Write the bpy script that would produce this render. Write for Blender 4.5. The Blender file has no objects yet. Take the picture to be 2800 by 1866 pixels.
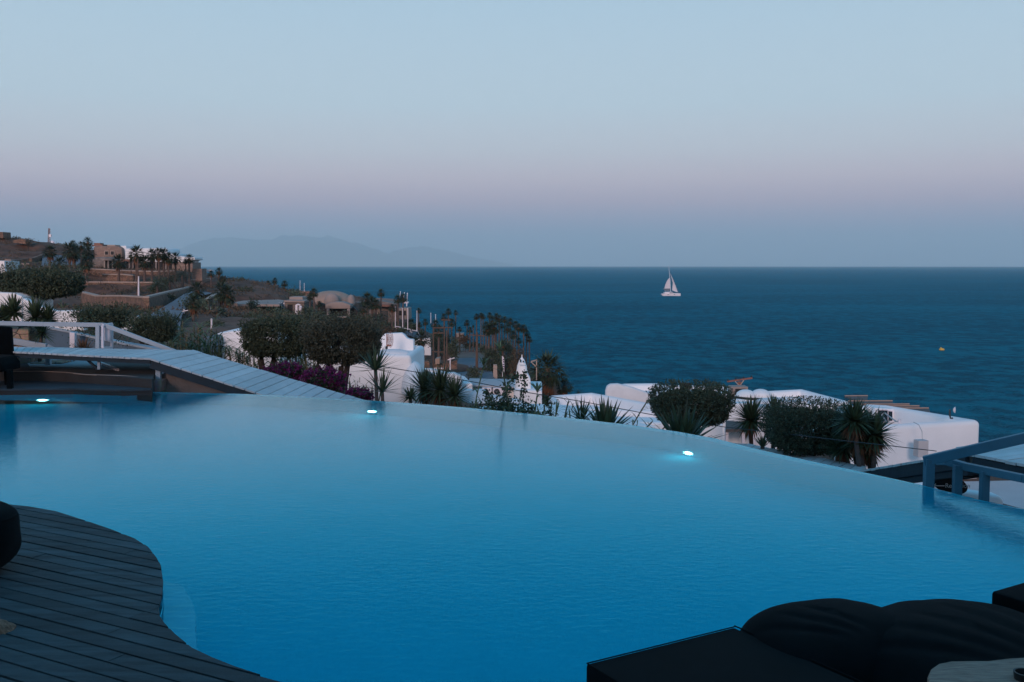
import bpy, bmesh, math, random
import numpy as np
from mathutils import Vector, Matrix, noise
R = math.radians
rnd = random.Random(7)
S = bpy.context.scene
C = S.collection

# ---------------------------------------------------------------- camera, sky, sun, exposure
EYE = 2.5                      # eye height above the pool water (z = 0); the sea lies at z = -17
SEA = -17.0
F = 2722.0                     # focal length in photo pixels (35 mm on full frame)
TH = R(4.35)                   # downward pitch
cam = bpy.data.cameras.new('camera'); cam.lens = 35.0; cam.sensor_width = 36.0
cam.clip_start = 0.05; cam.clip_end = 120000
co = bpy.data.objects.new('camera', cam); C.objects.link(co)
co.location = (0, 0, EYE); co.rotation_euler = (R(90) - TH, 0, 0)
S.camera = co
S.render.resolution_x, S.render.resolution_y = 1024, 682
S.view_settings.view_transform = 'Standard'; S.view_settings.look = 'None'
S.view_settings.exposure = 0.0; S.view_settings.gamma = 1.0
cy = S.cycles
cy.use_denoising = True
cy.max_bounces = 8; cy.diffuse_bounces = 3; cy.glossy_bounces = 3; cy.transmission_bounces = 6
cy.transparent_max_bounces = 12; cy.volume_bounces = 2
cy.sample_clamp_indirect = 4.0

def lin(r, g, b):
    f = lambda c: (c / 255 / 12.92) if c / 255 <= 0.04045 else ((c / 255 + 0.055) / 1.055) ** 2.4
    return (f(r), f(g), f(b), 1)

W = bpy.data.worlds.new('World'); S.world = W; W.use_nodes = True
nt = W.node_tree; N = nt.nodes; L = nt.links
for n in list(N): N.remove(n)
def nd(t, **k):
    n = N.new(t)
    for a, b in k.items(): setattr(n, a, b)
    return n
geo = nd('ShaderNodeTexCoord'); sep = nd('ShaderNodeSeparateXYZ'); L.new(geo.outputs['Generated'], sep.inputs[0])
ramp = nd('ShaderNodeValToRGB'); L.new(sep.outputs['Z'], ramp.inputs[0])
SKY = [(0.0, (136, 158, 188)), (0.018, (168, 181, 207)), (0.040, (207, 187, 209)), (0.062, (230, 201, 213)), (0.085, (234, 216, 223)),
       (0.112, (222, 225, 232)), (0.155, (206, 226, 238)), (0.26, (184, 214, 234)), (0.34, (84, 166, 208)), (0.6, (70, 154, 202)), (1.0, (76, 148, 198))]
el = ramp.color_ramp.elements
el[0].position = SKY[0][0]; el[0].color = lin(*SKY[0][1]); el[1].position = SKY[-1][0]; el[1].color = lin(*SKY[-1][1])
for p, c in SKY[1:-1]:
    e = el.new(p); e.color = lin(*c)
# afterglow of the set sun, behind the camera
mr = nd('ShaderNodeMapRange'); mr.interpolation_type = 'SMOOTHSTEP'
mr.inputs['From Min'].default_value = 0.05; mr.inputs['From Max'].default_value = -0.95
L.new(sep.outputs['Y'], mr.inputs['Value'])
mz = nd('ShaderNodeMapRange'); mz.interpolation_type = 'SMOOTHSTEP'
mz.inputs['From Min'].default_value = 0.62; mz.inputs['From Max'].default_value = 0.02
L.new(sep.outputs['Z'], mz.inputs['Value'])
mul = nd('ShaderNodeMath', operation='MULTIPLY'); L.new(mr.outputs[0], mul.inputs[0]); L.new(mz.outputs[0], mul.inputs[1])
mix = nd('ShaderNodeMix', data_type='RGBA'); L.new(mul.outputs[0], mix.inputs['Factor'])
L.new(ramp.outputs[0], mix.inputs['A']); mix.inputs['B'].default_value = (1.05, 0.74, 0.68, 1)
bg = nd('ShaderNodeBackground'); L.new(mix.outputs['Result'], bg.inputs[0]); bg.inputs[1].default_value = 1.0
wo = nd('ShaderNodeOutputWorld'); L.new(bg.outputs[0], wo.inputs[0])

sun = bpy.data.lights.new('sun', 'SUN'); sun.energy = 2.5; sun.angle = R(12); sun.color = (1.0, 0.72, 0.66)
so = bpy.data.objects.new('sun', sun); C.objects.link(so)
so.rotation_euler = (R(76), 0, R(-12))      # low, from behind the camera

# ---------------------------------------------------------------- helpers
def P(px, py, D):
    """point seen at photo pixel (px,py) that lies D metres ahead (world Y)"""
    v = (933 - py) / F; u = (px - 1400) / F
    t = D / (math.cos(TH) + v * math.sin(TH))
    return Vector((u * t, D, EYE + t * (v * math.cos(TH) - math.sin(TH))))
def G(px, py, z):
    """point seen at photo pixel (px,py) on the level z"""
    v = (933 - py) / F; u = (px - 1400) / F
    t = (z - EYE) / (v * math.cos(TH) - math.sin(TH))
    return Vector((u * t, t * (math.cos(TH) + v * math.sin(TH)), z))
def setp(o, label=None, cat=None, group=None, kind=None):
    if label: o['label'] = label
    if cat: o['category'] = cat
    if group: o['group'] = group
    if kind: o['kind'] = kind
    return o
def thing(name, label, cat, loc=(0, 0, 0), group=None):
    o = bpy.data.objects.new(name, None); C.objects.link(o)
    o.location = loc; o.empty_display_size = 0.2
    return setp(o, label, cat, group)
def wloc(o):
    p = Vector((0, 0, 0))
    while o is not None:
        p += o.location; o = o.parent
    return p
class MB:
    def __init__(s): s.v = []; s.f = []
    def quadmesh(s, v, f):
        b = len(s.v); s.v += [tuple(p) for p in v]; s.f += [tuple(i + b for i in q) for q in f]; return s
    def box(s, c, d, rz=0.0, m=None):
        hx, hy, hz = d[0] / 2, d[1] / 2, d[2] / 2
        M = m if m is not None else Matrix.Rotation(rz, 3, 'Z')
        c = Vector(c)
        v = [c + M @ Vector((x * hx, y * hy, z * hz)) for z in (-1, 1) for y in (-1, 1) for x in (-1, 1)]
        return s.quadmesh(v, [(0, 2, 3, 1), (4, 5, 7, 6), (0, 1, 5, 4), (2, 6, 7, 3), (0, 4, 6, 2), (1, 3, 7, 5)])
    def bar(s, p, q, w, h=None):
        p = Vector(p); q = Vector(q); h = h or w; d = q - p
        if d.length < 1e-6: return s
        x = d.normalized(); up = Vector((0, 0, 1)) if abs(x.z) < 0.95 else Vector((0, 1, 0))
        y = up.cross(x).normalized(); z = x.cross(y)
        M = Matrix((x, y, z)).transposed()
        return s.box((p + q) / 2, (d.length, w, h), m=M)
    def tube(s, pts, rad, n=8, cap=True):
        pts = [Vector(p) for p in pts]
        if not isinstance(rad, (list, tuple)): rad = [rad] * len(pts)
        v = []; f = []
        for i, p in enumerate(pts):
            d = (pts[min(i + 1, len(pts) - 1)] - pts[max(i - 1, 0)]).normalized()
            up = Vector((0, 0, 1)) if abs(d.z) < 0.9 else Vector((1, 0, 0))
            a = up.cross(d).normalized(); b = d.cross(a)
            for k in range(n):
                t = 2 * math.pi * k / n
                v.append(p + (a * math.cos(t) + b * math.sin(t)) * rad[i])
        for i in range(len(pts) - 1):
            for k in range(n):
                k2 = (k + 1) % n
                f.append((i * n + k, i * n + k2, (i + 1) * n + k2, (i + 1) * n + k))
        if cap:
            f.append(tuple(range(n))[::-1]); f.append(tuple((len(pts) - 1) * n + k for k in range(n)))
        return s.quadmesh(v, f)
    def lathe(s, c, prof, n=24, sx=1.0, sy=1.0):
        c = Vector(c); v = []; f = []
        for r, z in prof:
            for k in range(n):
                t = 2 * math.pi * k / n
                v.append(c + Vector((r * sx * math.cos(t), r * sy * math.sin(t), z)))
        for i in range(len(prof) - 1):
            for k in range(n):
                k2 = (k + 1) % n
                f.append((i * n + k, i * n + k2, (i + 1) * n + k2, (i + 1) * n + k))
        if prof[0][0] > 1e-4: f.append(tuple(range(n))[::-1])
        if prof[-1][0] > 1e-4: f.append(tuple((len(prof) - 1) * n + k for k in range(n)))
        return s.quadmesh(v, f)
    def prism(s, poly, z0, z1):
        poly = ccw(poly); n = len(poly)
        v = [(p[0], p[1], z0) for p in poly] + [(p[0], p[1], z1) for p in poly]
        f = [tuple(range(n))[::-1], tuple(range(n, 2 * n))] + [(i, (i + 1) % n, n + (i + 1) % n, n + i) for i in range(n)]
        return s.quadmesh(v, f)
    def build(s, name, mat, parent=None, smooth=None, bevel=0.0, seg=2, label=None, merge=False):
        off = wloc(parent) if parent is not None else Vector((0, 0, 0))
        me = bpy.data.meshes.new(name)
        vv = [(p[0] - off.x, p[1] - off.y, p[2] - off.z) for p in s.v]
        me.from_pydata(vv, [], s.f)
        return finish(me, name, mat, parent, smooth, bevel, seg, label, merge)
def finish(me, name, mat, parent=None, smooth=None, bevel=0.0, seg=2, label=None, merge=False):
    if bevel or merge or smooth is not None:
        bm = bmesh.new(); bm.from_mesh(me)
        if merge: bmesh.ops.remove_doubles(bm, verts=bm.verts, dist=1e-4)
        if bevel:
            bm.edges.ensure_lookup_table()
            es = [e for e in bm.edges if len(e.link_faces) == 2 and e.calc_face_angle(0) > R(30)]
            bmesh.ops.bevel(bm, geom=es, offset=bevel, segments=seg, affect='EDGES', profile=0.5, clamp_overlap=True)
        if smooth is not None:
            for fc in bm.faces: fc.smooth = True
            for e in bm.edges:
                if len(e.link_faces) == 2 and e.calc_face_angle(0) > R(smooth): e.smooth = False
        bm.to_mesh(me); bm.free()
    me.materials.append(mat)
    o = bpy.data.objects.new(name, me); C.objects.link(o)
    if parent is not None: o.parent = parent
    if label: o['label'] = label
    return o
def ccw(poly):
    a = sum(poly[i][0] * poly[(i + 1) % len(poly)][1] - poly[(i + 1) % len(poly)][0] * poly[i][1] for i in range(len(poly)))
    return list(poly) if a > 0 else list(poly)[::-1]
def copy_tree(o, parent=None, **kw):
    c = o.copy(); C.objects.link(c)
    if parent is not None: c.parent = parent
    for k in list(o.children): copy_tree(k, c)
    return c
def place(proto, used, loc, rz=0.0, sc=1.0, label=None, group=None, tilt=(0, 0)):
    """the first call moves the prototype itself, later calls copy it with its parts"""
    o = proto if not used.get(proto.name) else copy_tree(proto)
    used[proto.name] = 1
    if o is not proto:
        used[o.name] = 1
    o.location = loc; o.rotation_euler = (tilt[0], tilt[1], rz)
    o.scale = (sc, sc, sc) if not isinstance(sc, (tuple, list)) else sc
    if label: o['label'] = label
    if group: o['group'] = group
    return o

# ---------------------------------------------------------------- materials
MATS = {}
def mat(name, base, rough=0.8, var=0.15, scale=3.0, bump=0.0, bscale=None, spec=0.5, second=None, sfac=0.5, island=0.0, metal=0.0, coord='Object', stretch=None, translucent=0.0):
    m = bpy.data.materials.new(name); m.use_nodes = True; t = m.node_tree; n = t.nodes; l = t.links
    b = n['Principled BSDF']; b.inputs['Roughness'].default_value = rough; b.inputs['Metallic'].default_value = metal
    b.inputs['Specular IOR Level'].default_value = spec
    tc = n.new('ShaderNodeTexCoord'); src = tc.outputs[coord]
    if stretch:
        mp = n.new('ShaderNodeMapping'); mp.inputs['Scale'].default_value = stretch; l.new(src, mp.inputs[0]); src = mp.outputs[0]
    ns = n.new('ShaderNodeTexNoise'); ns.inputs['Scale'].default_value = scale; ns.inputs['Detail'].default_value = 6; ns.inputs['Roughness'].default_value = 0.65
    l.new(src, ns.inputs['Vector'])
    cr = n.new('ShaderNodeValToRGB'); cr.color_ramp.elements[0].position = 0.3; cr.color_ramp.elements[1].position = 0.7
    c0 = tuple(x * (1 - var) for x in base[:3]); c1 = tuple(min(1, x * (1 + var)) for x in base[:3])
    if second: c1 = second[:3]; c0 = base[:3]
    cr.color_ramp.elements[0].color = (*c0, 1); cr.color_ramp.elements[1].color = (*c1, 1)
    l.new(ns.outputs['Fac'], cr.inputs[0]); out = cr.outputs[0]
    if island:
        g = n.new('ShaderNodeNewGeometry'); mr = n.new('ShaderNodeMapRange'); l.new(g.outputs['Random Per Island'], mr.inputs['Value'])
        mr.inputs['To Min'].default_value = 1 - island; mr.inputs['To Max'].default_value = 1 + island
        hs = n.new('ShaderNodeHueSaturation'); l.new(mr.outputs[0], hs.inputs['Value']); l.new(out, hs.inputs['Color']); out = hs.outputs[0]
    l.new(out, b.inputs['Base Color'])
    if bump:
        nb = n.new('ShaderNodeTexNoise'); nb.inputs['Scale'].default_value = bscale or scale * 4; nb.inputs['Detail'].default_value = 5
        l.new(src, nb.inputs['Vector'])
        bp = n.new('ShaderNodeBump'); bp.inputs['Strength'].default_value = bump; bp.inputs['Distance'].default_value = 0.02
        l.new(nb.outputs['Fac'], bp.inputs['Height']); l.new(bp.outputs[0], b.inputs['Normal'])
    if translucent:
        o = n['Material Output']; tr = n.new('ShaderNodeBsdfTranslucent'); l.new(out, tr.inputs[0])
        mx = n.new('ShaderNodeMixShader'); mx.inputs[0].default_value = translucent
        l.new(b.outputs[0], mx.inputs[1]); l.new(tr.outputs[0], mx.inputs[2]); l.new(mx.outputs[0], o.inputs[0])
    MATS[name] = m
    return m
def stone_mat(name, a, b2, mortar, scale=2.0, flat=(1, 1, 1.7), gap=0.06, bump=0.6):
    m = bpy.data.materials.new(name); m.use_nodes = True; t = m.node_tree; n = t.nodes; l = t.links
    b = n['Principled BSDF']; b.inputs['Roughness'].default_value = 0.9
    tc = n.new('ShaderNodeTexCoord'); mp = n.new('ShaderNodeMapping'); mp.inputs['Scale'].default_value = flat; l.new(tc.outputs['Object'], mp.inputs[0])
    v1 = n.new('ShaderNodeTexVoronoi'); v1.inputs['Scale'].default_value = scale; v1.feature = 'F1'
    v2 = n.new('ShaderNodeTexVoronoi'); v2.inputs['Scale'].default_value = scale; v2.feature = 'DISTANCE_TO_EDGE'
    l.new(mp.outputs[0], v1.inputs['Vector']); l.new(mp.outputs[0], v2.inputs['Vector'])
    sp = n.new('ShaderNodeSeparateColor'); l.new(v1.outputs['Color'], sp.inputs[0])
    mx = n.new('ShaderNodeMix'); mx.data_type = 'RGBA'; l.new(sp.outputs[0], mx.inputs['Factor'])
    mx.inputs['A'].default_value = (*a, 1); mx.inputs['B'].default_value = (*b2, 1)
    ns = n.new('ShaderNodeTexNoise'); ns.inputs['Scale'].default_value = scale * 5; ns.inputs['Detail'].default_value = 5; l.new(tc.outputs['Object'], ns.inputs['Vector'])
    mm = n.new('ShaderNodeMix'); mm.data_type = 'RGBA'; mm.blend_type = 'OVERLAY'; mm.inputs['Factor'].default_value = 0.6
    l.new(mx.outputs['Result'], mm.inputs['A']); l.new(ns.outputs['Color'], mm.inputs['B'])
    hs = n.new('ShaderNodeHueSaturation'); hs.inputs['Saturation'].default_value = 0.9; l.new(mm.outputs['Result'], hs.inputs['Color'])
    st = n.new('ShaderNodeMapRange'); st.inputs['From Min'].default_value = 0; st.inputs['From Max'].default_value = gap; l.new(v2.outputs['Distance'], st.inputs['Value'])
    mo = n.new('ShaderNodeMix'); mo.data_type = 'RGBA'; l.new(st.outputs[0], mo.inputs['Factor']); mo.inputs['A'].default_value = (*mortar, 1); l.new(hs.outputs[0], mo.inputs['B'])
    l.new(mo.outputs['Result'], b.inputs['Base Color'])
    bp = n.new('ShaderNodeBump'); bp.inputs['Strength'].default_value = bump; bp.inputs['Distance'].default_value = 0.03
    l.new(st.outputs[0], bp.inputs['Height']); l.new(bp.outputs[0], b.inputs['Normal'])
    return m
M = {}
M['white'] = mat('white_plaster', (0.80, 0.79, 0.80), 0.9, 0.04, 0.8, 0.25, 14)
M['white_roof'] = mat('white_painted_roof', (0.66, 0.66, 0.68), 0.9, 0.08, 1.2, 0.2, 9)
M['grey_roof'] = mat('grey_roof_slab', (0.42, 0.41, 0.43), 0.9, 0.08, 1.0, 0.2, 9)
M['plank'] = mat('white_painted_planks', (0.56, 0.57, 0.58), 0.75, 0.10, 2.5, 0.2, 30, island=0.10)
M['blue_steel'] = mat('blue_grey_painted_steel', (0.045, 0.150, 0.215), 0.5, 0.08, 4, 0.1, 30)
M['white_steel'] = mat('white_painted_steel', (0.36, 0.41, 0.46), 0.5, 0.06, 4, 0.1, 30)
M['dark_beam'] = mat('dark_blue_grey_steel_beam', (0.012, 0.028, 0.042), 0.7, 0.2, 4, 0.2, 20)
M['cable'] = mat('black_cable', (0.03, 0.035, 0.04), 0.6, 0.1)
M['deck'] = mat('dark_stained_deck_boards', (0.010, 0.018, 0.022), 0.7, 0.35, 1.6, 0.5, 60, spec=0.35, second=(0.056, 0.086, 0.098), island=0.4, stretch=(1, 6, 1))
M['deck_far'] = mat('grey_weathered_deck', (0.025, 0.036, 0.046), 0.8, 0.3, 0.9, 0.4, 20, second=(0.05, 0.065, 0.078), stretch=(1, 5, 1))
M['black_fabric'] = mat('black_canvas', (0.0030, 0.0042, 0.0052), 0.9, 0.3, 5, 0.4, 350, spec=0.06)
M['black_fabric'].node_tree.nodes['Principled BSDF'].inputs['Sheen Weight'].default_value = 0.03
M['boulder'] = mat('brown_granite', (0.09, 0.045, 0.028), 0.9, 0.4, 30, 0.8, 60, second=(0.36, 0.20, 0.13))
M['wood_top'] = mat('weathered_wood_slice', (0.17, 0.095, 0.068), 0.7, 0.3, 6, 0.4, 40, second=(0.42, 0.27, 0.20), stretch=(1.5, 10, 1))
M['bark'] = mat('dark_bark', (0.035, 0.026, 0.022), 0.95, 0.35, 9, 0.9, 30)
M['palm_bark'] = mat('palm_trunk', (0.105, 0.072, 0.062), 0.95, 0.3, 2.0, 0.9, 9, stretch=(1, 1, 4))
M['skirt'] = mat('dead_fronds', (0.20, 0.088, 0.045), 0.95, 0.3, 3, 0, island=0.5, translucent=0.2)
M['olive_leaf'] = mat('olive_leaves', (0.032, 0.048, 0.027), 0.6, 0.3, 2.0, island=0.65, second=(0.090, 0.112, 0.066), translucent=0.15)
M['olive_brown'] = mat('brownish_olive_leaves', (0.034, 0.040, 0.026), 0.6, 0.3, 2.0, island=0.65, second=(0.082, 0.086, 0.058), translucent=0.15)
M['grey_leaf'] = mat('greyish_leaves', (0.05, 0.065, 0.055), 0.6, 0.3, 2.0, island=0.55, second=(0.10, 0.12, 0.10), translucent=0.15)
M['palm_leaf'] = mat('palm_fronds', (0.022, 0.038, 0.022), 0.6, 0.3, 1.0, island=0.6, second=(0.055, 0.070, 0.035), translucent=0.2)
M['yucca'] = mat('yucca_blades', (0.030, 0.050, 0.026), 0.45, 0.3, 2.0, island=0.5, second=(0.080, 0.105, 0.052), translucent=0.15)
M['reed'] = mat('reed_leaves', (0.085, 0.125, 0.060), 0.6, 0.3, 1.5, island=0.5, second=(0.20, 0.23, 0.12), translucent=0.3)
M['reed_dry'] = mat('dry_reed_leaves', (0.17, 0.13, 0.07), 0.8, 0.3, 1.5, island=0.5, second=(0.26, 0.22, 0.13), translucent=0.3)
M['vine'] = mat('vine_leaves', (0.022, 0.045, 0.022), 0.5, 0.3, 2.0, island=0.5, second=(0.05, 0.085, 0.04), translucent=0.2)
M['magenta'] = mat('magenta_bracts', (0.075, 0.007, 0.052), 0.7, 0.3, 3.0, island=0.6, second=(0.21, 0.016, 0.135), translucent=0.3)
M['scrub'] = mat('dry_scrub', (0.055, 0.042, 0.026), 0.9, 0.3, 2.0, island=0.5, second=(0.13, 0.085, 0.052), translucent=0.1)
M['soil'] = mat('dry_soil', (0.042, 0.019, 0.012), 0.95, 0.3, 0.35, 0.8, 2.0, second=(0.180, 0.082, 0.050))
M['stone'] = stone_mat('stone_masonry', (0.25, 0.130, 0.080), (0.13, 0.078, 0.055), (0.07, 0.045, 0.035), 1.3)
M['stone_villa'] = stone_mat('villa_stone_masonry', (0.30, 0.185, 0.14), (0.22, 0.145, 0.115), (0.16, 0.11, 0.09), 2.2)
M['stone_grey'] = stone_mat('grey_stone_masonry', (0.24, 0.19, 0.165), (0.16, 0.13, 0.115), (0.10, 0.085, 0.075), 1.8)
M['stone_near'] = stone_mat('ochre_stone_blocks', (0.42, 0.25, 0.14), (0.24, 0.18, 0.14), (0.07, 0.055, 0.045), 4.2, (1, 1, 1.7), 0.05, 1.0)
M['coping'] = mat('pale_stone_coping', (0.36, 0.28, 0.24), 0.9, 0.1, 1.0)
M['asphalt'] = mat('grey_road', (0.13, 0.145, 0.17), 0.9, 0.2, 0.3, 0.2, 6)
M['gravel'] = mat('gravel', (0.16, 0.13, 0.11), 0.95, 0.2, 0.5, 0.4, 6)
M['beige'] = mat('beige_render', (0.34, 0.235, 0.185), 0.9, 0.1, 0.6, 0.2, 6)
M['taupe'] = mat('taupe_roof', (0.30, 0.235, 0.21), 0.9, 0.1, 0.6, 0.2, 6)
M['dark'] = mat('dark_glass', (0.012, 0.018, 0.024), 0.25, 0.1)
M['shade'] = mat('dark_opening_shade', (0.02, 0.018, 0.018), 0.9, 0.1)  # near-black colour for openings, also painted shade inside porches
M['wood_pole'] = mat('brown_wood', (0.11, 0.068, 0.052), 0.9, 0.3, 4, 0.5, 20, stretch=(1, 1, 0.2))
M['rust'] = mat('rusty_iron', (0.24, 0.10, 0.075), 0.9, 0.3, 6)
M['grey_metal'] = mat('grey_metal', (0.30, 0.32, 0.34), 0.5, 0.1, 4)
M['terrace'] = mat('white_paving', (0.48, 0.46, 0.47), 0.9, 0.06, 0.8, 0.2, 5)
M['blue_wall'] = mat('blue_grey_painted_wall', (0.115, 0.165, 0.215), 0.9, 0.1, 1.0, 0.2, 9)
M['concrete_wall'] = mat('pale_brown_concrete', (0.20, 0.165, 0.15), 0.95, 0.25, 1.5, 0.6, 20)
M['path'] = mat('blue_grey_path_paving', (0.26, 0.29, 0.31), 0.9, 0.1, 1.5, 0.3, 12)
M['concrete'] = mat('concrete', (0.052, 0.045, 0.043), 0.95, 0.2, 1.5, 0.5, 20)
M['sail'] = mat('sail_cloth', (0.62, 0.58, 0.62), 0.9, 0.05, 0.5)
M['hull'] = mat('white_hull', (0.72, 0.66, 0.70), 0.5, 0.04, 0.5)
M['yellow'] = mat('yellow_buoy', (0.62, 0.36, 0.05), 0.6, 0.1, 1)
M['sign_black'] = mat('black_sign', (0.008, 0.009, 0.010), 0.5, 0.1)
M['lettering'] = mat('white_lettering', (0.88, 0.88, 0.88), 0.6, 0.02)
M['redroof'] = mat('red_brown_tiles', (0.24, 0.12, 0.09), 0.9, 0.2, 2)
M['awning'] = mat('brown_awning', (0.10, 0.085, 0.085), 0.9, 0.15, 2)

# ---------------------------------------------------------------- ground: one sheet through surveyed points
TP = [tuple(P(*a)) for a in [
 (-300,640,270),(0,650,262),(60,668,258),(105,690,250),(150,683,330),(230,683,330),(420,735,300),(0,704,232),(60,716,230),(-300,700,232),
 (125,735,205),(60,752,190),(0,765,185),(-300,765,185),(160,730,215),(230,735,225),(330,740,215),(420,740,210),(520,742,205),(570,775,205),
 (240,775,188),(330,775,186),(420,777,184),(480,777,184),(240,812,172),(330,815,168),(400,800,176),(470,792,180),
 (100,850,75),(200,855,90),(300,850,112),(380,858,108),(430,880,92),(-200,880,60),(0,880,60),
 (590,798,190),(550,822,150),(505,850,120),(470,893,90),(440,920,75),(520,880,100),
 (620,800,230),(700,810,240),(800,815,235),(900,812,235),(1000,830,225),
 (560,862,150),(650,872,160),(760,872,170),(850,880,165),(950,880,165),(1060,890,180),(1110,915,185),
 (1180,935,180),(1280,945,170),(1400,985,160),(1200,1000,120),(1300,1005,118),(1380,1030,110),(1440,1030,130),(1130,1000,115),
 (600,930,70),(700,960,60),(800,1000,50)]]
TP += [(-13, 60, -3.2), (-8, 50, -4.5), (0, 45, -6.5), (5, 60, -8.5), (12, 60, -9), (20, 60, -9), (30, 60, -9.5), (0, 80, -9.5), (12, 80, -10.5), (28, 80, -12),
       (14, 38, -5.9), (20, 36, -5.9), (9, 30, -5.0), (16, 28, -5.9), (22, 25, -5.9), (0, 32, -4.6), (-8, 34, -3.0), (-4, 27, -2.6), (3, 26, -3.0), (8, 22, -2.8), (10, 15, -2.4),
       (7, 17, -2.4), (0, 22.5, -2.3), (-5, 23.5, -1.9), (-8, 24, -0.9), (-12, 24, -0.35), (-18, 26, -0.1), (-9, 30, -1.3), (-14, 34, -1.0), (-20, 40, -1.2), (-30, 30, 0.2), (-40, 60, -0.5), (-12, 20, -0.4),
       (-18, 10, -0.3), (-18, 0, -0.3), (0, 0, -0.3), (14, 8, -1.8), (20, 0, -1.0), (0, -20, 1), (30, -10, 0), (-30, -10, 1), (40, 20, -6), (45, 45, -12)]
TP += [(x, y, z) for x, y, z in [(15, 102, -17.6), (30, 98, -17.6), (50, 80, -17.6), (0, 112, -16.2), (6, 150, -17.2), (-10, 185, -17.0), (12, 190, -18.5), (-25, 222, -17.5), (-5, 240, -19), (30, 130, -19),
       (60, 130, -20), (8, 108, -18.6), (12, 100, -18.6), (7, 125, -18.6), (9, 140, -19), (7, 160, -19), (9, 180, -19), (14, 92, -17.8), (60, 60, -18), (70, 20, -16), (-50, 262, -18), (-90, 285, -17.5), (-40, 320, -21), (-110, 330, -20), (-60, 400, -24), (20, 300, -24), (60, 400, -24), (-150, 420, -22),
       (-220, 330, 3), (-260, 450, -5), (-200, 260, 12), (-170, 230, 9), (-200, 180, 4), (-150, 100, 2), (-100, 40, 1)]]
TP += [(x, y, -20.0) for x in range(40, 460, 40) for y in range(100, 480, 40)] + [(x, y, -19.5) for x in (11, 18, 26) for y in range(112, 480, 30)] + [(x, y, -20.5) for x in (-20, -60, -100) for y in (340, 380, 440, 470)]
TPn = np.array(TP)
def Hn(x, y):
    x = np.asarray(x, float); y = np.asarray(y, float)
    d2 = (x[..., None] - TPn[:, 0]) ** 2 + (y[..., None] - TPn[:, 1]) ** 2
    rr = (2.5 + 0.022 * np.abs(y[..., None])) ** 2
    w = 1.0 / (d2 + 0.15 * rr) ** 2.2
    return (w * TPn[:, 2]).sum(-1) / w.sum(-1)
def H(x, y): return float(Hn(np.array(x), np.array(y)))
# ---------------------------------------------------------------- pool outline (needed by the ground)
RIM_PX = [(-500,1072),(-200,1072),(0,1072),(210,1072),(425,1072),(650,1077),(820,1084),(994,1094),(1140,1104),(1285,1116),(1440,1131),(1600,1148),(1730,1163),(1850,1180),
          (1960,1200),(2060,1226),(2170,1251),(2340,1287),(2510,1324),(2680,1367),(2800,1392),(3000,1440)]
RIM = [G(a, b, 0) for a, b in RIM_PX]
DZ = 0.12
EDGE_PX = [(-900,1372),(-300,1368),(0,1377),(80,1385),(153,1398),(238,1425),(305,1448),(367,1472),(405,1496),(428,1525),(440,1547),(446,1588),(443,1625),(434,1659),(437,1685),(449,1704),(480,1735),(525,1772),(580,1798),(643,1823),(720,1848),(800,1870),
           (1000,1925),(1250,1960),(1500,1950),(1800,1900),(2200,1820),(2500,1770),(2800,1725),(3200,1640)]
EDGE = [G(a, b, DZ) for a, b in EDGE_PX]
def inside(pt, poly):
    x, y = pt; c = False; n = len(poly)
    for i in range(n):
        x1, y1 = poly[i][0], poly[i][1]; x2, y2 = poly[(i + 1) % n][0], poly[(i + 1) % n][1]
        if (y1 > y) != (y2 > y) and x < (x2 - x1) * (y - y1) / (y2 - y1) + x1: c = not c
    return c

# ground sheet
def lin_axis(segs):
    a = []
    for s, e, n in segs: a += list(np.linspace(s, e, n, endpoint=False))
    return a + [segs[-1][1]]
xs = lin_axis([(-420, -150, 40), (-150, -30, 110), (-30, 30, 90), (30, 120, 24)])
ys = lin_axis([(-40, 12, 10), (12, 80, 70), (80, 300, 120), (300, 470, 14)])
X, Y = np.meshgrid(xs, ys); Z = Hn(X, Y)
rough = np.array([[noise.noise(Vector((x * .15, y * .15, 0))) for x in xs] for y in ys])
rough2 = np.array([[noise.noise(Vector((x * .5, y * .5, 5))) for x in xs] for y in ys])
Z = Z + (rough * 0.7 + rough2 * 0.25) * np.clip((Y - 60) / 60, 0, 1)
Z[Y < 19.5] = np.minimum(Z[Y < 19.5], -1.9)
Z[(Y < 12)] = -1.9
nx, ny = len(xs), len(ys)
mb = MB(); mb.quadmesh([(X[j, i], Y[j, i], Z[j, i]) for j in range(ny) for i in range(nx)],
    [(j * nx + i, j * nx + i + 1, (j + 1) * nx + i + 1, (j + 1) * nx + i) for j in range(ny - 1) for i in range(nx - 1)])
go = mb.build('ground', M['soil'], smooth=60); setp(go, kind='structure')

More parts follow.
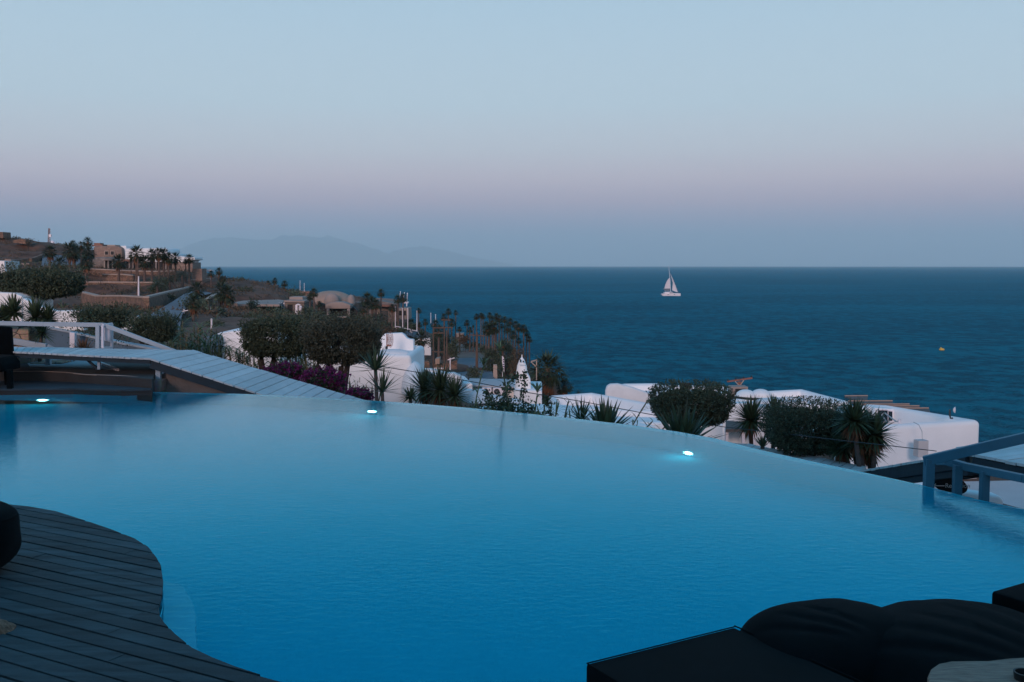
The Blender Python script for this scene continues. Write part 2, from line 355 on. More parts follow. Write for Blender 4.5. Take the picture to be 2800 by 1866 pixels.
# sea: a disc out to the true horizon distance
def sea_mat():
    m = bpy.data.materials.new('sea_water'); m.use_nodes = True; t = m.node_tree; n = t.nodes; l = t.links
    b = n['Principled BSDF']; b.inputs['Roughness'].default_value = 0.22; b.inputs['IOR'].default_value = 1.33
    b.inputs['Specular IOR Level'].default_value = 0.4; b.inputs['Specular Tint'].default_value = (0.35, 0.8, 1.0, 1)
    tc = n.new('ShaderNodeTexCoord')
    def noi(sc, det, sx, rough=0.6):
        mp = n.new('ShaderNodeMapping'); mp.inputs['Scale'].default_value = (sx, 1, 1); l.new(tc.outputs['Object'], mp.inputs[0])
        x = n.new('ShaderNodeTexNoise'); x.inputs['Scale'].default_value = sc; x.inputs['Detail'].default_value = det; x.inputs['Roughness'].default_value = rough
        l.new(mp.outputs[0], x.inputs['Vector']); return x.outputs['Fac']
    patch = noi(0.012, 4, 0.35)
    cr = n.new('ShaderNodeValToRGB'); l.new(patch, cr.inputs[0])
    cr.color_ramp.elements[0].position = 0.36; cr.color_ramp.elements[0].color = (0.000, 0.006, 0.016, 1)
    cr.color_ramp.elements[1].position = 0.68; cr.color_ramp.elements[1].color = (0.000, 0.086, 0.120, 1)
    l.new(cr.outputs[0], b.inputs['Base Color'])
    w1 = noi(0.35, 5, 0.45, 0.65); w2 = noi(1.4, 4, 0.6, 0.6); w0 = noi(0.22, 6, 1.2, 0.7)
    am = n.new('ShaderNodeMath'); am.operation = 'MULTIPLY_ADD'; l.new(w0, am.inputs[0]); am.inputs[1].default_value = 2.2; am.inputs[2].default_value = -1.1
    ap = n.new('ShaderNodeMath'); ap.operation = 'ADD'; l.new(am.outputs[0], ap.inputs[0]); l.new(patch, ap.inputs[1]); l.new(ap.outputs[0], cr.inputs[0])  # shading of the wave facets put into the base colour as noise
    ad = n.new('ShaderNodeMath'); ad.operation = 'MULTIPLY_ADD'; l.new(w2, ad.inputs[0]); ad.inputs[1].default_value = 0.25; l.new(w1, ad.inputs[2])
    bp = n.new('ShaderNodeBump'); bp.inputs['Strength'].default_value = 1.0; bp.inputs['Distance'].default_value = 5.0
    l.new(ad.outputs[0], bp.inputs['Height']); n.remove(b)
    df = n.new('ShaderNodeBsdfDiffuse'); l.new(cr.outputs[0], df.inputs[0])
    gl = n.new('ShaderNodeBsdfGlossy'); gl.inputs['Roughness'].default_value = 0.2; gl.inputs['Color'].default_value = (0.09, 0.42, 0.58, 1); l.new(bp.outputs[0], gl.inputs['Normal'])
    fr = n.new('ShaderNodeFresnel'); fr.inputs['IOR'].default_value = 1.33; l.new(bp.outputs[0], fr.inputs['Normal'])
    mf = n.new('ShaderNodeMath'); mf.operation = 'MULTIPLY'; mf.inputs[1].default_value = 0.46; l.new(fr.outputs[0], mf.inputs[0])
    mx = n.new('ShaderNodeMixShader'); l.new(mf.outputs[0], mx.inputs[0]); l.new(df.outputs[0], mx.inputs[1]); l.new(gl.outputs[0], mx.inputs[2]); l.new(mx.outputs[0], n['Material Output'].inputs[0])
    return m
mb = MB(); rings = [2, 60, 150, 400, 1000, 3000, 8000, 16000]; nn = 96; v = []; f = []
for r in rings:
    for k in range(nn):
        a = 2 * math.pi * k / nn; v.append((r * math.cos(a), 110 + r * math.sin(a), SEA))
for i in range(len(rings) - 1):
    for k in range(nn): f.append((i * nn + k, i * nn + (k + 1) % nn, (i + 1) * nn + (k + 1) % nn, (i + 1) * nn + k))
f.append(tuple(range(nn)))
sea = mb.quadmesh(v, [q for q in f]).build('sea', sea_mat()); setp(sea, kind='structure')

# distant island ridge, 21-24 km off
def ridge(name, x0, x1, prof, D, depth, m):
    v = []; f = []; n = 120; rows = 7
    for j in range(rows):
        k = j / (rows - 1)
        for i in range(n + 1):
            px = x0 + (x1 - x0) * i / n
            h = np.interp(px, [a for a, b in prof], [b for a, b in prof])
            hh = max(0.0, 726 - h) / F * D * (1 - (abs(k - 0.5) * 2) ** 1.5)
            hh *= 1 + 0.10 * noise.noise(Vector((i * 0.22, j * 0.7, 3)))
            y = D + (k - 0.5) * depth
            v.append(((px - 1400) / F * y * 1.003, y, SEA - 60 + hh + (62 if hh > 0 else 0)))
    for j in range(rows - 1):
        for i in range(n): f.append((j * (n + 1) + i, j * (n + 1) + i + 1, (j + 1) * (n + 1) + i + 1, (j + 1) * (n + 1) + i))
    o = MB().quadmesh(v, f).build(name, m, smooth=70); setp(o, kind='structure'); return o
M['far'] = mat('far_island', (0.09, 0.09, 0.08), 1.0, 0.2, 0.001)
ridge('hills', 420, 1110, [(420,705),(480,688),(540,662),(600,650),(640,648),(700,655),(740,655),(790,643),(840,645),(870,648),(900,646),(940,654),(1000,670),(1060,692),(1110,715)], 30000, 3500, M['far'])
ridge('hills', 1040, 1400, [(1040,700),(1100,680),(1160,672),(1220,684),(1300,704),(1400,722)], 31500, 2500, M['far'])

# the air: one closed box of even haze, sky outside
hz = bpy.data.materials.new('haze_air'); hz.use_nodes = True
n = hz.node_tree.nodes; n.remove(n['Principled BSDF'])
pv = n.new('ShaderNodeVolumePrincipled'); pv.inputs['Color'].default_value = (0.65, 0.82, 0.87, 1); pv.inputs['Density'].default_value = 8.8e-5; pv.inputs['Anisotropy'].default_value = 0.0
hz.node_tree.links.new(pv.outputs[0], n['Material Output'].inputs['Volume'])
ho = MB().box((0, 14000, 470), (56000, 42000, 1140)).build('haze', hz); setp(ho, kind='stuff')

# ---------------------------------------------------------------- pool
def offset_line(pts, d):
    out = []
    for i, p in enumerate(pts):
        a = pts[max(0, i - 1)]; b = pts[min(len(pts) - 1, i + 1)]
        t = Vector((b[0] - a[0], b[1] - a[1])).normalized(); nrm = Vector((t.y, -t.x))
        out.append(Vector((p[0] + nrm.x * d, p[1] + nrm.y * d, 0)))
    return out
def lip(pts, d):
    o = offset_line(pts, d); z_ = offset_line(pts, 0.02); n_ = len(pts)
    return [o[i] if i < n_ - 5 else z_[i] if i > n_ - 5 else o[i].lerp(z_[i], .5) for i in range(n_)]
INN = lip(RIM, 0.20)       # inner side of the overflow lip
OUT = RIM
near = [Vector((p.x, p.y, 0)) for p in EDGE]
basin = [(p.x, p.y) for p in INN] + [(p.x, p.y) for p in near[::-1]]
def floor_mat():
    m = mat('pool_plaster', (0.01, 0.62, 0.82), 0.8, 0.04, 1.5)
    return m
M['pool'] = floor_mat(); M['pool_pale'] = mat('pale_pool_step_plaster', (0.12, 0.66, 0.84), 0.8, 0.08, 4)
def wall_strip(pts, z0, z1):
    v = []; f = []
    for p in pts: v += [(p[0], p[1], z0), (p[0], p[1], z1)]
    for i in range(len(pts) - 1): f.append((2 * i, 2 * i + 2, 2 * i + 3, 2 * i + 1))
    return v, f
mb = MB()
nb = len(basin)
mb.quadmesh([(x, y, -1.35) for x, y in basin], [tuple(range(nb))])
mb.quadmesh(*wall_strip(INN, -1.35, -0.03)); mb.quadmesh(*wall_strip(near, -1.35, 0.02)); mb.quadmesh(*wall_strip([INN[-1], near[-1]], -1.35, 0.0)); mb.quadmesh(*wall_strip([INN[0], near[0]], -1.35, 0.0))
v = []; f = []
for a, b in zip(INN, OUT): v += [(a.x, a.y, -0.03), (b.x, b.y, -0.012)]
for i in range(len(INN) - 1): f.append((2 * i, 2 * i + 1, 2 * i + 3, 2 * i + 2))
mb.quadmesh(v, f); mb.quadmesh(*wall_strip(OUT, -2.6, -0.012))
pb = mb.build('pool_basin', M['pool'], merge=True)
pb.data.materials.append(mat('pool_wall_plaster', (0.02, 0.74, 0.95), 0.8, 0.04, 1.5))  # walls coloured brighter than the floor to offset the weaker light on them
for f_ in pb.data.polygons:
    if abs(f_.normal.z) < .3: f_.material_index = 1; setp(pb, kind='structure')
# shallow step along the deck bulge, and a bench in the right corner
def step(pts, w, z, taper=True):
    n_ = len(pts); a = [Vector((p.x, p.y, 0)) for p in pts]; b = offset_line(a, -w)
    if taper:
        for i in range(n_):
            t = math.sin(math.pi * i / (n_ - 1)) ** 0.5; b[i] = a[i] + (b[i] - a[i]) * (0.15 + 0.85 * t)
    MBo = MB(); v = []; f = []
    for p, q in zip(a, b): v += [(p.x, p.y, z), (q.x, q.y, z), (q.x, q.y, -1.345)]
    for i in range(n_ - 1): f += [(3 * i, 3 * i + 1, 3 * i + 4, 3 * i + 3), (3 * i + 1, 3 * i + 2, 3 * i + 5, 3 * i + 4)]
    o = MBo.quadmesh(v, f).build('pool_step', M['pool_pale']); setp(o, kind='structure'); return o
step(EDGE[9:18], 0.24, -0.22)
step(EDGE[-4:], 0.55, -0.45, False)

def water_mat():
    m = bpy.data.materials.new('pool_water'); m.use_nodes = True; t = m.node_tree; n = t.nodes; l = t.links
    n.remove(n['Principled BSDF']); o = n['Material Output']
    tc = n.new('ShaderNodeTexCoord'); mp = n.new('ShaderNodeMapping'); mp.inputs['Scale'].default_value = (0.55, 1, 1); mp.inputs['Rotation'].default_value = (0, 0, R(12)); l.new(tc.outputs['Object'], mp.inputs[0])
    a = n.new('ShaderNodeTexNoise'); a.inputs['Scale'].default_value = 15.0; a.inputs['Detail'].default_value = 4; a.inputs['Roughness'].default_value = 0.55; a.inputs['Distortion'].default_value = 0.4
    l.new(mp.outputs[0], a.inputs['Vector'])
    bp = n.new('ShaderNodeBump'); bp.inputs['Strength'].default_value = 1.0; bp.inputs['Distance'].default_value = 0.0032; l.new(a.outputs['Fac'], bp.inputs['Height'])
    fr = n.new('ShaderNodeFresnel'); fr.inputs['IOR'].default_value = 1.52; l.new(bp.outputs[0], fr.inputs['Normal'])
    gl = n.new('ShaderNodeBsdfGlossy'); gl.inputs['Roughness'].default_value = 0.03; gl.inputs['Color'].default_value = (0.46, 0.86, 1, 1); l.new(bp.outputs[0], gl.inputs['Normal'])
    tr = n.new('ShaderNodeMixShader'); t0 = n.new('ShaderNodeBsdfTransparent'); rf = n.new('ShaderNodeBsdfRefraction'); rf.inputs['IOR'].default_value = 1.33; rf.inputs['Roughness'].default_value = 0.0; l.new(bp.outputs[0], rf.inputs['Normal'])
    l.new(t0.outputs[0], tr.inputs[1]); l.new(rf.outputs[0], tr.inputs[2])
    mx = n.new('ShaderNodeMixShader'); 
    ge = n.new('ShaderNodeNewGeometry'); sz = n.new('ShaderNodeSeparateXYZ'); l.new(ge.outputs['True Normal'], sz.inputs[0])
    gt = n.new('ShaderNodeMath'); gt.operation = 'GREATER_THAN'; gt.inputs[1].default_value = 0.5; l.new(sz.outputs['Z'], gt.inputs[0])
    nb_ = n.new('ShaderNodeMath'); nb_.operation = 'SUBTRACT'; nb_.inputs[0].default_value = 1.0; l.new(ge.outputs['Backfacing'], nb_.inputs[1])
    ab = n.new('ShaderNodeMath'); ab.operation = 'ABSOLUTE'; l.new(sz.outputs['Z'], ab.inputs[0]); ob = n.new('ShaderNodeSeparateXYZ'); l.new(tc.outputs['Object'], ob.inputs[0]); g2 = n.new('ShaderNodeMath'); g2.operation = 'GREATER_THAN'; g2.inputs[1].default_value = -0.001; l.new(ob.outputs['Z'], g2.inputs[0]); g3 = n.new('ShaderNodeMath'); g3.operation = 'MULTIPLY'; l.new(g2.outputs[0], g3.inputs[0])
    g4 = n.new('ShaderNodeMath'); g4.operation = 'GREATER_THAN'; g4.inputs[1].default_value = 0.5; l.new(ab.outputs[0], g4.inputs[0]); l.new(g4.outputs[0], g3.inputs[1]); l.new(g3.outputs[0], tr.inputs[0])
    m1 = n.new('ShaderNodeMath'); m1.operation = 'MULTIPLY'; l.new(gt.outputs[0], m1.inputs[0]); l.new(nb_.outputs[0], m1.inputs[1])
    pw = n.new('ShaderNodeMath'); pw.operation = 'POWER'; l.new(fr.outputs[0], pw.inputs[0]); pw.inputs[1].default_value = 1.08
    gc = n.new('ShaderNodeValToRGB'); gc.color_ramp.elements[0].position = 0.14; gc.color_ramp.elements[0].color = (0.0, 0.62, 0.92, 1); gc.color_ramp.elements[1].position = 0.47; gc.color_ramp.elements[1].color = (0.86, 1, 1, 1); ge_ = gc.color_ramp.elements.new(0.27); ge_.color = (0.16, 0.82, 1.0, 1); l.new(fr.outputs[0], gc.inputs[0]); l.new(gc.outputs[0], gl.inputs['Color'])
    m2 = n.new('ShaderNodeMath'); m2.operation = 'MULTIPLY'; l.new(m1.outputs[0], m2.inputs[0]); l.new(pw.outputs[0], m2.inputs[1]); l.new(m2.outputs[0], mx.inputs[0])
    l.new(tr.outputs[0], mx.inputs[1]); l.new(gl.outputs[0], mx.inputs[2]); l.new(mx.outputs[0], o.inputs[0])
    va = n.new('ShaderNodeVolumeAbsorption'); va.inputs[0].default_value = (0.0, 0.86, 0.91, 1); va.inputs[1].default_value = 0.27
    l.new(va.outputs[0], o.inputs['Volume'])
    return m
MW = water_mat()
poly = [(p.x, p.y) for p in OUT] + [(p.x, p.y) for p in near[::-1]]
mb = MB(); k = len(poly)
low = [(p.x, p.y) for p in lip(RIM, 0.205)] + [(p.x, p.y) for p in near[::-1]]
mb.quadmesh([(x, y, 0.0) for x, y in poly] + [(x, y, -1.34) for x, y in low], [tuple(range(k)), tuple(range(k, 2 * k))[::-1]])
m_ = mb
m_.quadmesh([(x, y, 0.0) for x, y in poly] + [(x, y, -1.34) for x, y in low], [(i, k + i, k + (i + 1) % k, (i + 1) % k) for i in range(k)])
wo_ = m_.build('pool_water', MW, merge=True)
bm = bmesh.new(); bm.from_mesh(wo_.data); bmesh.ops.recalc_face_normals(bm, faces=bm.faces); bm.to_mesh(wo_.data); bm.free()
setp(wo_, kind='structure')

# underwater lamps in the far wall
def emis(name, col, st):
    m = bpy.data.materials.new(name); m.use_nodes = True; n = m.node_tree.nodes; n.remove(n['Principled BSDF'])
    e = n.new('ShaderNodeEmission'); e.inputs[0].default_value = (*col, 1); e.inputs[1].default_value = st
    m.node_tree.links.new(e.outputs[0], n['Material Output'].inputs[0]); return m
M['lamp'] = emis('pool_lamp_glow', (0.35, 0.95, 1.0), 30.0)
def on_wall(px, py):
    """ray through the pixel, met with the inner pool wall"""
    best = None
    a = G(px, py, 0); u = Vector((a.x, a.y)).normalized()
    for i in range(len(INN) - 1):
        p = Vector((INN[i].x, INN[i].y)); q = Vector((INN[i + 1].x, INN[i + 1].y)); e = q - p
        den = u.x * e.y - u.y * e.x
        if abs(den) < 1e-9: continue
        t = (p.x * e.y - p.y * e.x) / den; s = (p.x * u.y - p.y * u.x) / den
        if 0 <= s <= 1 and t > 0: best = (u * t, math.atan2(e.y, e.x))
    xy, an = best
    hz_ = Vector((a.x, a.y)).length; sr = math.cos(math.atan2(EYE, hz_)) / 1.33; z = -(xy.length - hz_) / (sr / math.sqrt(1 - sr * sr))
    z = max(z, -1.15)
    return Vector((xy.x, xy.y, z)), an
for px, py, w, lab in [(119, 1094, .10, 'glowing underwater lamp at the left, below the dark far deck'), (1020, 1125, .082, 'glowing underwater lamp in the middle, below the spiky yucca by the white house'),
                    (1887, 1244, .068, 'glowing white underwater lamp at the right, below the round grey-green bush')]:
    p, an = on_wall(px, py)
    t = thing('pool_lamp', lab, 'pool light', p, 'lit underwater pool lamps')
    M3 = Matrix.Rotation(an, 4, 'Z') @ Matrix.Rotation(R(90), 4, 'X')
    for nm, r0, r1, d0, d1, mt in (('lens', 0, 1.0, .0, .045, M['lamp']), ('ring', 0, 1.25, .0, .03, M['white_steel'])):
        mb = MB(); vv = []; prof = [(r1, -0.004), (r1 * .96, d1), (0.0, d1 + .004)] ; n_ = 20
        for r_, z_ in prof:
            for q in range(n_):
                an2 = 2 * math.pi * q / n_; vv.append(p + (M3 @ Vector((r_ * w * math.cos(an2), r_ * w * .8 * math.sin(an2), z_))))
        mb.quadmesh(vv, [(i * n_ + q, i * n_ + (q + 1) % n_, (i + 1) * n_ + (q + 1) % n_, (i + 1) * n_ + q) for i in range(2) for q in range(n_)])
        mb.build(nm, mt, t)
# floor drain
p = P(2590, 1428, 9.75); p.z = -1.33
dr = MB()
q_ = G(2590, 1428, -1.30)
dr.lathe((q_.x, q_.y, -1.335), [(0.001, 0), (0.34, 0.0), (0.34, 0.03), (0.30, 0.045), (0.001, 0.045)], 28)
setp(dr.build('pool_drain', mat('drain_grate', (0.05, 0.07, 0.05), 0.7, 0.2, 6), smooth=40), 'dark round drain cover on the pool floor near the right railing', 'drain')

# near deck: boards running to lower right, cut to the curved pool edge
d0 = G(0, 1658, DZ); d1 = G(640, 1823, DZ); du = (d1 - d0).normalized(); dv = Vector((-du.y, du.x, 0))
dpoly = [Vector((p.x, p.y, 0)) for p in EDGE] + [Vector((9, 1, 0)), Vector((9, -3, 0)), Vector((-12, -3, 0)), Vector((-14, 6, 0))]
from mathutils.geometry import tessellate_polygon
tris = [[dpoly[i] for i in t] for t in tessellate_polygon([dpoly])]
def clip(poly, nrm, c):
    out = []
    for i in range(len(poly)):
        a = poly[i]; q = poly[(i + 1) % len(poly)]; da = a.dot(nrm) - c; dq = q.dot(nrm) - c
        if da >= 0: out.append(a)
        if (da > 0) != (dq > 0) and abs(da - dq) > 1e-9: out.append(a + (q - a) * (da / (da - dq)))
    return out
bm = bmesh.new(); t = min(p.dot(dv) for p in dpoly); tmax = max(p.dot(dv) for p in dpoly); smin = min(p.dot(du) for p in dpoly); smax = max(p.dot(du) for p in dpoly)
while t < tmax:
    cand = [p for p in (clip(clip(tr_, dv, t + .009), -dv, -(t + .136)) for tr_ in tris) if len(p) > 2]
    s = smin - rnd.uniform(0, 3)
    while s < smax and cand:
        s2 = s + rnd.uniform(2.6, 4.2); z1 = DZ + rnd.uniform(-.002, .002); fs = []; vm = {}
        for pl in cand:
            pl = clip(clip(pl, du, s), -du, -(s2 - .004))
            if len(pl) < 3: continue
            vs = []
            for p in pl:
                k = (round(p.x, 4), round(p.y, 4))
                if k not in vm: vm[k] = bm.verts.new((p.x, p.y, z1))
                if vm[k] not in vs: vs.append(vm[k])
            if len(vs) > 2:
                try: fs.append(bm.faces.new(vs))
                except ValueError: pass
        if fs:
            for f_ in fs:
                f_.normal_update()
                if f_.normal.z < 0: f_.normal_flip()
            bd = [e for f_ in fs for e in f_.edges if len([x for x in e.link_faces if x in fs]) == 1]
            for e in set(bd):
                a, q = e.verts; a2 = bm.verts.new(a.co - Vector((0, 0, .028))); q2 = bm.verts.new(q.co - Vector((0, 0, .028)))
                bm.faces.new((a, q, q2, a2))
        s = s2
    t += 0.145
bmesh.ops.remove_doubles(bm, verts=bm.verts, dist=1e-5)
me = bpy.data.meshes.new('wooden_deck'); bm.to_mesh(me); bm.free(); me.materials.append(M['deck'])
dk = bpy.data.objects.new('wooden_deck', me); C.objects.link(dk); setp(dk, kind='structure')
# turn the texture space with the boards
mp = [x for x in M['deck'].node_tree.nodes if x.type == 'MAPPING'][0]; mp.inputs['Rotation'].default_value = (0, 0, -math.atan2(du.y, du.x))
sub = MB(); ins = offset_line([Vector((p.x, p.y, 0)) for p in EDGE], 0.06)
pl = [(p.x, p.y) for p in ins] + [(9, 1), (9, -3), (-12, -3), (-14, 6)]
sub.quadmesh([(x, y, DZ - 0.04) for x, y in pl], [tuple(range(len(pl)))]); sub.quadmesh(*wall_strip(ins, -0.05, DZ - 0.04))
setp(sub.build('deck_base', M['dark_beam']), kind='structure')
# ---------------------------------------------------------------- walkways, rails and terraces round the pool
V3 = Vector
def planks(stations, pitch=0.15, gap=0.012, th=0.035, seed=1):
    """boards laid across a path given as (near, far) edge pairs"""
    r = random.Random(seed); mb = MB()
    for (n0, f0), (n1, f1) in zip(stations[:-1], stations[1:]):
        ln = ((n1 - n0).length + (f1 - f0).length) / 2; k = max(1, round(ln / pitch))
        for i in range(k):
            a, b = i / k, (i + 1) / k - gap / ln
            A, B = n0.lerp(n1, a), n0.lerp(n1, b); Cc, D_ = f0.lerp(f1, b), f0.lerp(f1, a)
            j = r.uniform(-.003, .003); e = r.uniform(0, .025)
            w = (D_ - A).normalized() * e
            top = [p + V3((0, 0, j)) for p in (A - w, B - w, Cc + w, D_ + w)]
            bot = [p - V3((0, 0, th)) for p in top]
            mb.quadmesh(top + bot, [(0, 1, 2, 3), (7, 6, 5, 4), (0, 4, 5, 1), (1, 5, 6, 2), (2, 6, 7, 3), (3, 7, 4, 0)])
    return mb
st = []
def lerp_line(p, q, x):
    t = (x - p.x) / (q.x - p.x); return p + (q - p) * t
N1, F1 = P(409, 980, 19.9), P(528, 958, 21.8)
N2, F2 = P(713, 1078, 20.1), P(994, 1094, 22.0)
seg1 = [(P(-700, 948, 20.6), P(-700, 938, 22.5)), (P(8, 960, 19.9), P(8, 948, 21.8)), (N1, F1)]
seg2 = [(N1, F1), (lerp_line(N1, N2, -1.9), lerp_line(F1, F2, -1.6))]
N6, F6 = G(2372, 1277, -.8) + V3((-1.0, -1.5, 0)), G(2372, 1277, -.8)
F5 = G(2045, 1214, -.85); N5 = F5 + V3((-.95, -1.5, 0))
seg3 = [seg2[-1], (V3((1.3, 19.9, -1.25)), V3((1.7, 21.7, -1.25))), (N5, F5), (N6, F6)]
wk = thing('walkway', 'long white plank walkway, level at the left, then sloping down behind the pool', 'walkway', (-7, 21, 0))
mbp = planks(seg1, .15, .014); mbp.build('planking', M['plank'], wk)
mbp = planks([(a + V3((0, 0, .004)), b + V3((0, 0, .004))) for a, b in seg2], .215, .02, seed=2); mbp.build('planking', M['plank'], wk)
planks(seg3, .215, .02, seed=3).build('planking', M['plank'], wk)
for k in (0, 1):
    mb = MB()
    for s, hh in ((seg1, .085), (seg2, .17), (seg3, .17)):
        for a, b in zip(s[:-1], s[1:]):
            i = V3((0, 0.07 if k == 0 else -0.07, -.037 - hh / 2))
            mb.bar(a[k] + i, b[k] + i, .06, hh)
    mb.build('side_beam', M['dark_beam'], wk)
for px, y0, y1, w in ((434, 990, 1042, .10), (271, 985, 1011, .055)):
    a, b = P(px, y0, 20.05), P(px, y1, 20.05)
    MB().bar(a, b, w).build('support_post', M['white_steel'], wk, bevel=.004)
MB().bar(P(240, 985, 20.1), P(268, 1011, 20.1), .05, .04).build('brace', M['dark_beam'], wk)
# handrail of the walkway
rl = thing('handrail', 'pale blue-grey handrail running level and then down along the far side of the left walkway', 'railing', F1)
mb = MB(); pts = [P(-400, 868, 22.2), P(-60, 883, 22.0), P(120, 887, 21.9), P(285, 889, 21.9), P(510, 974, 22.0)]
for a, b in zip(pts[:-1], pts[1:]): mb.bar(a, b, .07, .092)
mb.build('rail', M['white_steel'], rl, bevel=.006)
for px in (268,):
    MB().bar(P(px, 890, 21.85), P(px, 959, 21.85), .085).build('post', M['white_steel'], rl, bevel=.005)
fr = thing('square_frame', 'white square frame beside the left walkway handrail post', 'frame', P(292, 955, 21.8))
mb = MB(); a, b, c, d = P(281, 890, 21.8), P(281, 952, 21.8), P(306, 886, 22.15), P(306, 951, 22.15)
for p, q in ((a, b), (c, d), (b, d), (a, c)): mb.bar(p, q, .05)
mb.build('frame', M['hull'], fr, bevel=.004)
lt = MB(); c = P(294, 915, 22.0)
lt.lathe((c.x, c.y, c.z - .15), [(.001, 0), (.05, .005), (.075, .04), (.085, .20), (.085, .30), (.03, .32), (.001, .32)], 20)
setp(lt.build('lantern', M['hull'], smooth=40), 'white rounded lantern hanging inside the square frame by the left walkway', 'lantern')
# second, lower railing behind the walkway
r2 = thing('handrail', 'lower pale handrail sloping down behind the left walkway, in front of the stone pillar', 'railing', P(130, 1004, 22.4))
mb = MB(); pts = [P(-200, 893, 22.25), P(0, 927, 22.25), P(127, 949, 22.25), P(200, 985, 22.6)]
for a, b in zip(pts[:-1], pts[1:]): mb.bar(a, b, .08, .14)
mb.build('rail', M['white_steel'], r2, bevel=.008)
MB().bar(P(133, 950, 22.0), P(133, 1004, 21.9), .10).build('post', M['white_steel'], r2, bevel=.006)
# ochre stone pillar, planter, blue garden wall
def facewall(name, label, cat, pxs, D, th, m, top_slack=0, bevel=0.0, group=None, make=True):
    """a wall of thickness th whose front face shows this outline at distance D"""
    q = [P(x, y, D) for x, y in pxs]; n = len(q)
    a = sum(q[i].x * q[(i + 1) % n].z - q[(i + 1) % n].x * q[i].z for i in range(n))
    if a < 0: q = q[::-1]
    mb = MB(); mb.quadmesh(q + [p + V3((0, th, 0)) for p in q],
        [tuple(range(n)), tuple(range(n, 2 * n))[::-1]] + [((i + 1) % n, i, n + i, n + (i + 1) % n) for i in range(n)])
    o = mb.build(name, m, smooth=35 if bevel else None, bevel=bevel, seg=4, merge=bool(bevel))
    return setp(o, label, cat, group)
facewall('stone_pillar', 'ochre stone block pillar at the left edge behind the walkway', 'pillar', [(-60, 887), (77, 889), (81, 1003), (-60, 1003)], 22.3, .8, M['stone_near'], bevel=.02)
facewall('stone_planter', 'low ochre stone planter at the foot of the leaning yucca, left', 'planter', [(80, 994), (169, 991), (169, 1006), (80, 1004)], 22.05, .7, M['stone_near'], bevel=.02)
wl = thing('garden_wall', 'blue-grey curved garden wall behind the left walkway', 'wall', P(260, 950, 27))
pts = [P(60, 890, 26.6), P(128, 899, 27), P(191, 911, 27.2), P(261, 926, 27.2), P(340, 942, 27), P(430, 958, 26.4), P(520, 972, 25.8)]
mb = MB()
for a, b in zip(pts[:-1], pts[1:]):
    v = [a, b, b + V3((0, .22, 0)), a + V3((0, .22, 0))]
    lo = [V3((p.x, p.y, -1.2)) for p in v]
    mb.quadmesh(v + lo, [(0, 1, 2, 3), (4, 5, 1, 0), (6, 7, 3, 2)])
mb.build('wall', M['blue_wall'], wl)
mb = MB()
for a, b in zip(pts[:-1], pts[1:]): mb.bar(a + V3((0, .11, .02)), b + V3((0, .11, .02)), .26, .05)
mb.build('coping', M['white_steel'], wl)
facewall('gate_post', 'square white gate post standing against the blue-grey garden wall', 'post', [(190, 909), (204, 911), (204, 952), (190, 952)], 26.7, .14, M['hull'], bevel=.01)
# raised paving, step wall and far deck
UP = .30
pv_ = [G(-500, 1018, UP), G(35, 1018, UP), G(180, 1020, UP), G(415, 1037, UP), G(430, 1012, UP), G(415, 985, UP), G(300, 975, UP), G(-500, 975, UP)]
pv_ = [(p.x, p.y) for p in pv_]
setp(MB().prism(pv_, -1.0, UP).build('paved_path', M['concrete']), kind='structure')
pp = [G(82, 1004, UP), G(250, 1008, UP), G(318, 1013, UP), G(300, 998, UP), G(262, 986, UP), G(200, 972, UP), G(60, 972, UP)]
setp(MB().prism([(p.x, p.y) for p in pp], UP - .05, UP + .012).build('path', M['path']), kind='structure')
setp(MB().bar(G(272, 992, UP + .03), G(322, 1012, UP + .03), .05, .05).build('path_edging', M['hull']), 'thin white edging strip beside the grey path under the left walkway', 'edging')
fd = [G(-500, 1064, DZ), G(0, 1064, DZ), G(200, 1062, DZ), G(330, 1066, DZ), G(414, 1064, DZ), G(416, 1036, DZ), G(-500, 1030, DZ)]
fdk = thing('far_deck', 'dark weathered deck across the pool at the left edge', 'deck', (-12, 19.5, 0))
MB().prism([(p.x, p.y) for p in fd], DZ - .035, DZ).build('boards', M['deck_far'], fdk)
mb = MB(); fp = [(p.x, p.y) for p in fd]; ctr = V3((-10, 20, 0))
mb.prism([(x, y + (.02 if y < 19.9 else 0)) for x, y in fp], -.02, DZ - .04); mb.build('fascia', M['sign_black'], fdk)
for px in (28, 58, 92, 122, 155, 193, 250, 294, 346):
    g = G(px, 1072, .0)
    MB().lathe((g.x, g.y - .02, -.05), [(.03, 0), (.03, .09), (.02, .10)], 10).build('peg', M['pool'], fdk)  # pool blue as base colour stands in for light cast up by the water
pipe = [G(30, 1017, .30), G(100, 1016, .30), G(180, 1019, .30), G(235, 1025, .30), G(330, 1028, .30), G(418, 1035, .28)]
setp(MB().tube(pipe, .013, 6).build('hose', M['coping']), 'pale hose lying along the step above the far left deck', 'hose')
pl_ = [V3((-10.9, 18.95, DZ + .012)), V3((-9.9, 18.98, DZ + .012))]
facewall('stone_pier', 'short dark stone pier carrying a walkway post at the pool edge', 'pier', [(415, 1040), (441, 1040), (437, 1074), (418, 1074)], 19.85, .35, M['stone_grey'], bevel=.02)
facewall('retaining_wall', 'rough brown concrete wall under the sloping walkway', 'wall', [(425, 1036), (450, 1020), (470, 1016), (560, 1052), (720, 1092), (425, 1092)], 20.2, .3, M['concrete_wall'])
MBo = MB().bar(P(352, 1071, 19.75), P(412, 1059, 19.9), .05, .03)
setp(MBo.build('plank_end', M['wood_pole']), 'loose brown board at the right end of the far left deck', 'board')

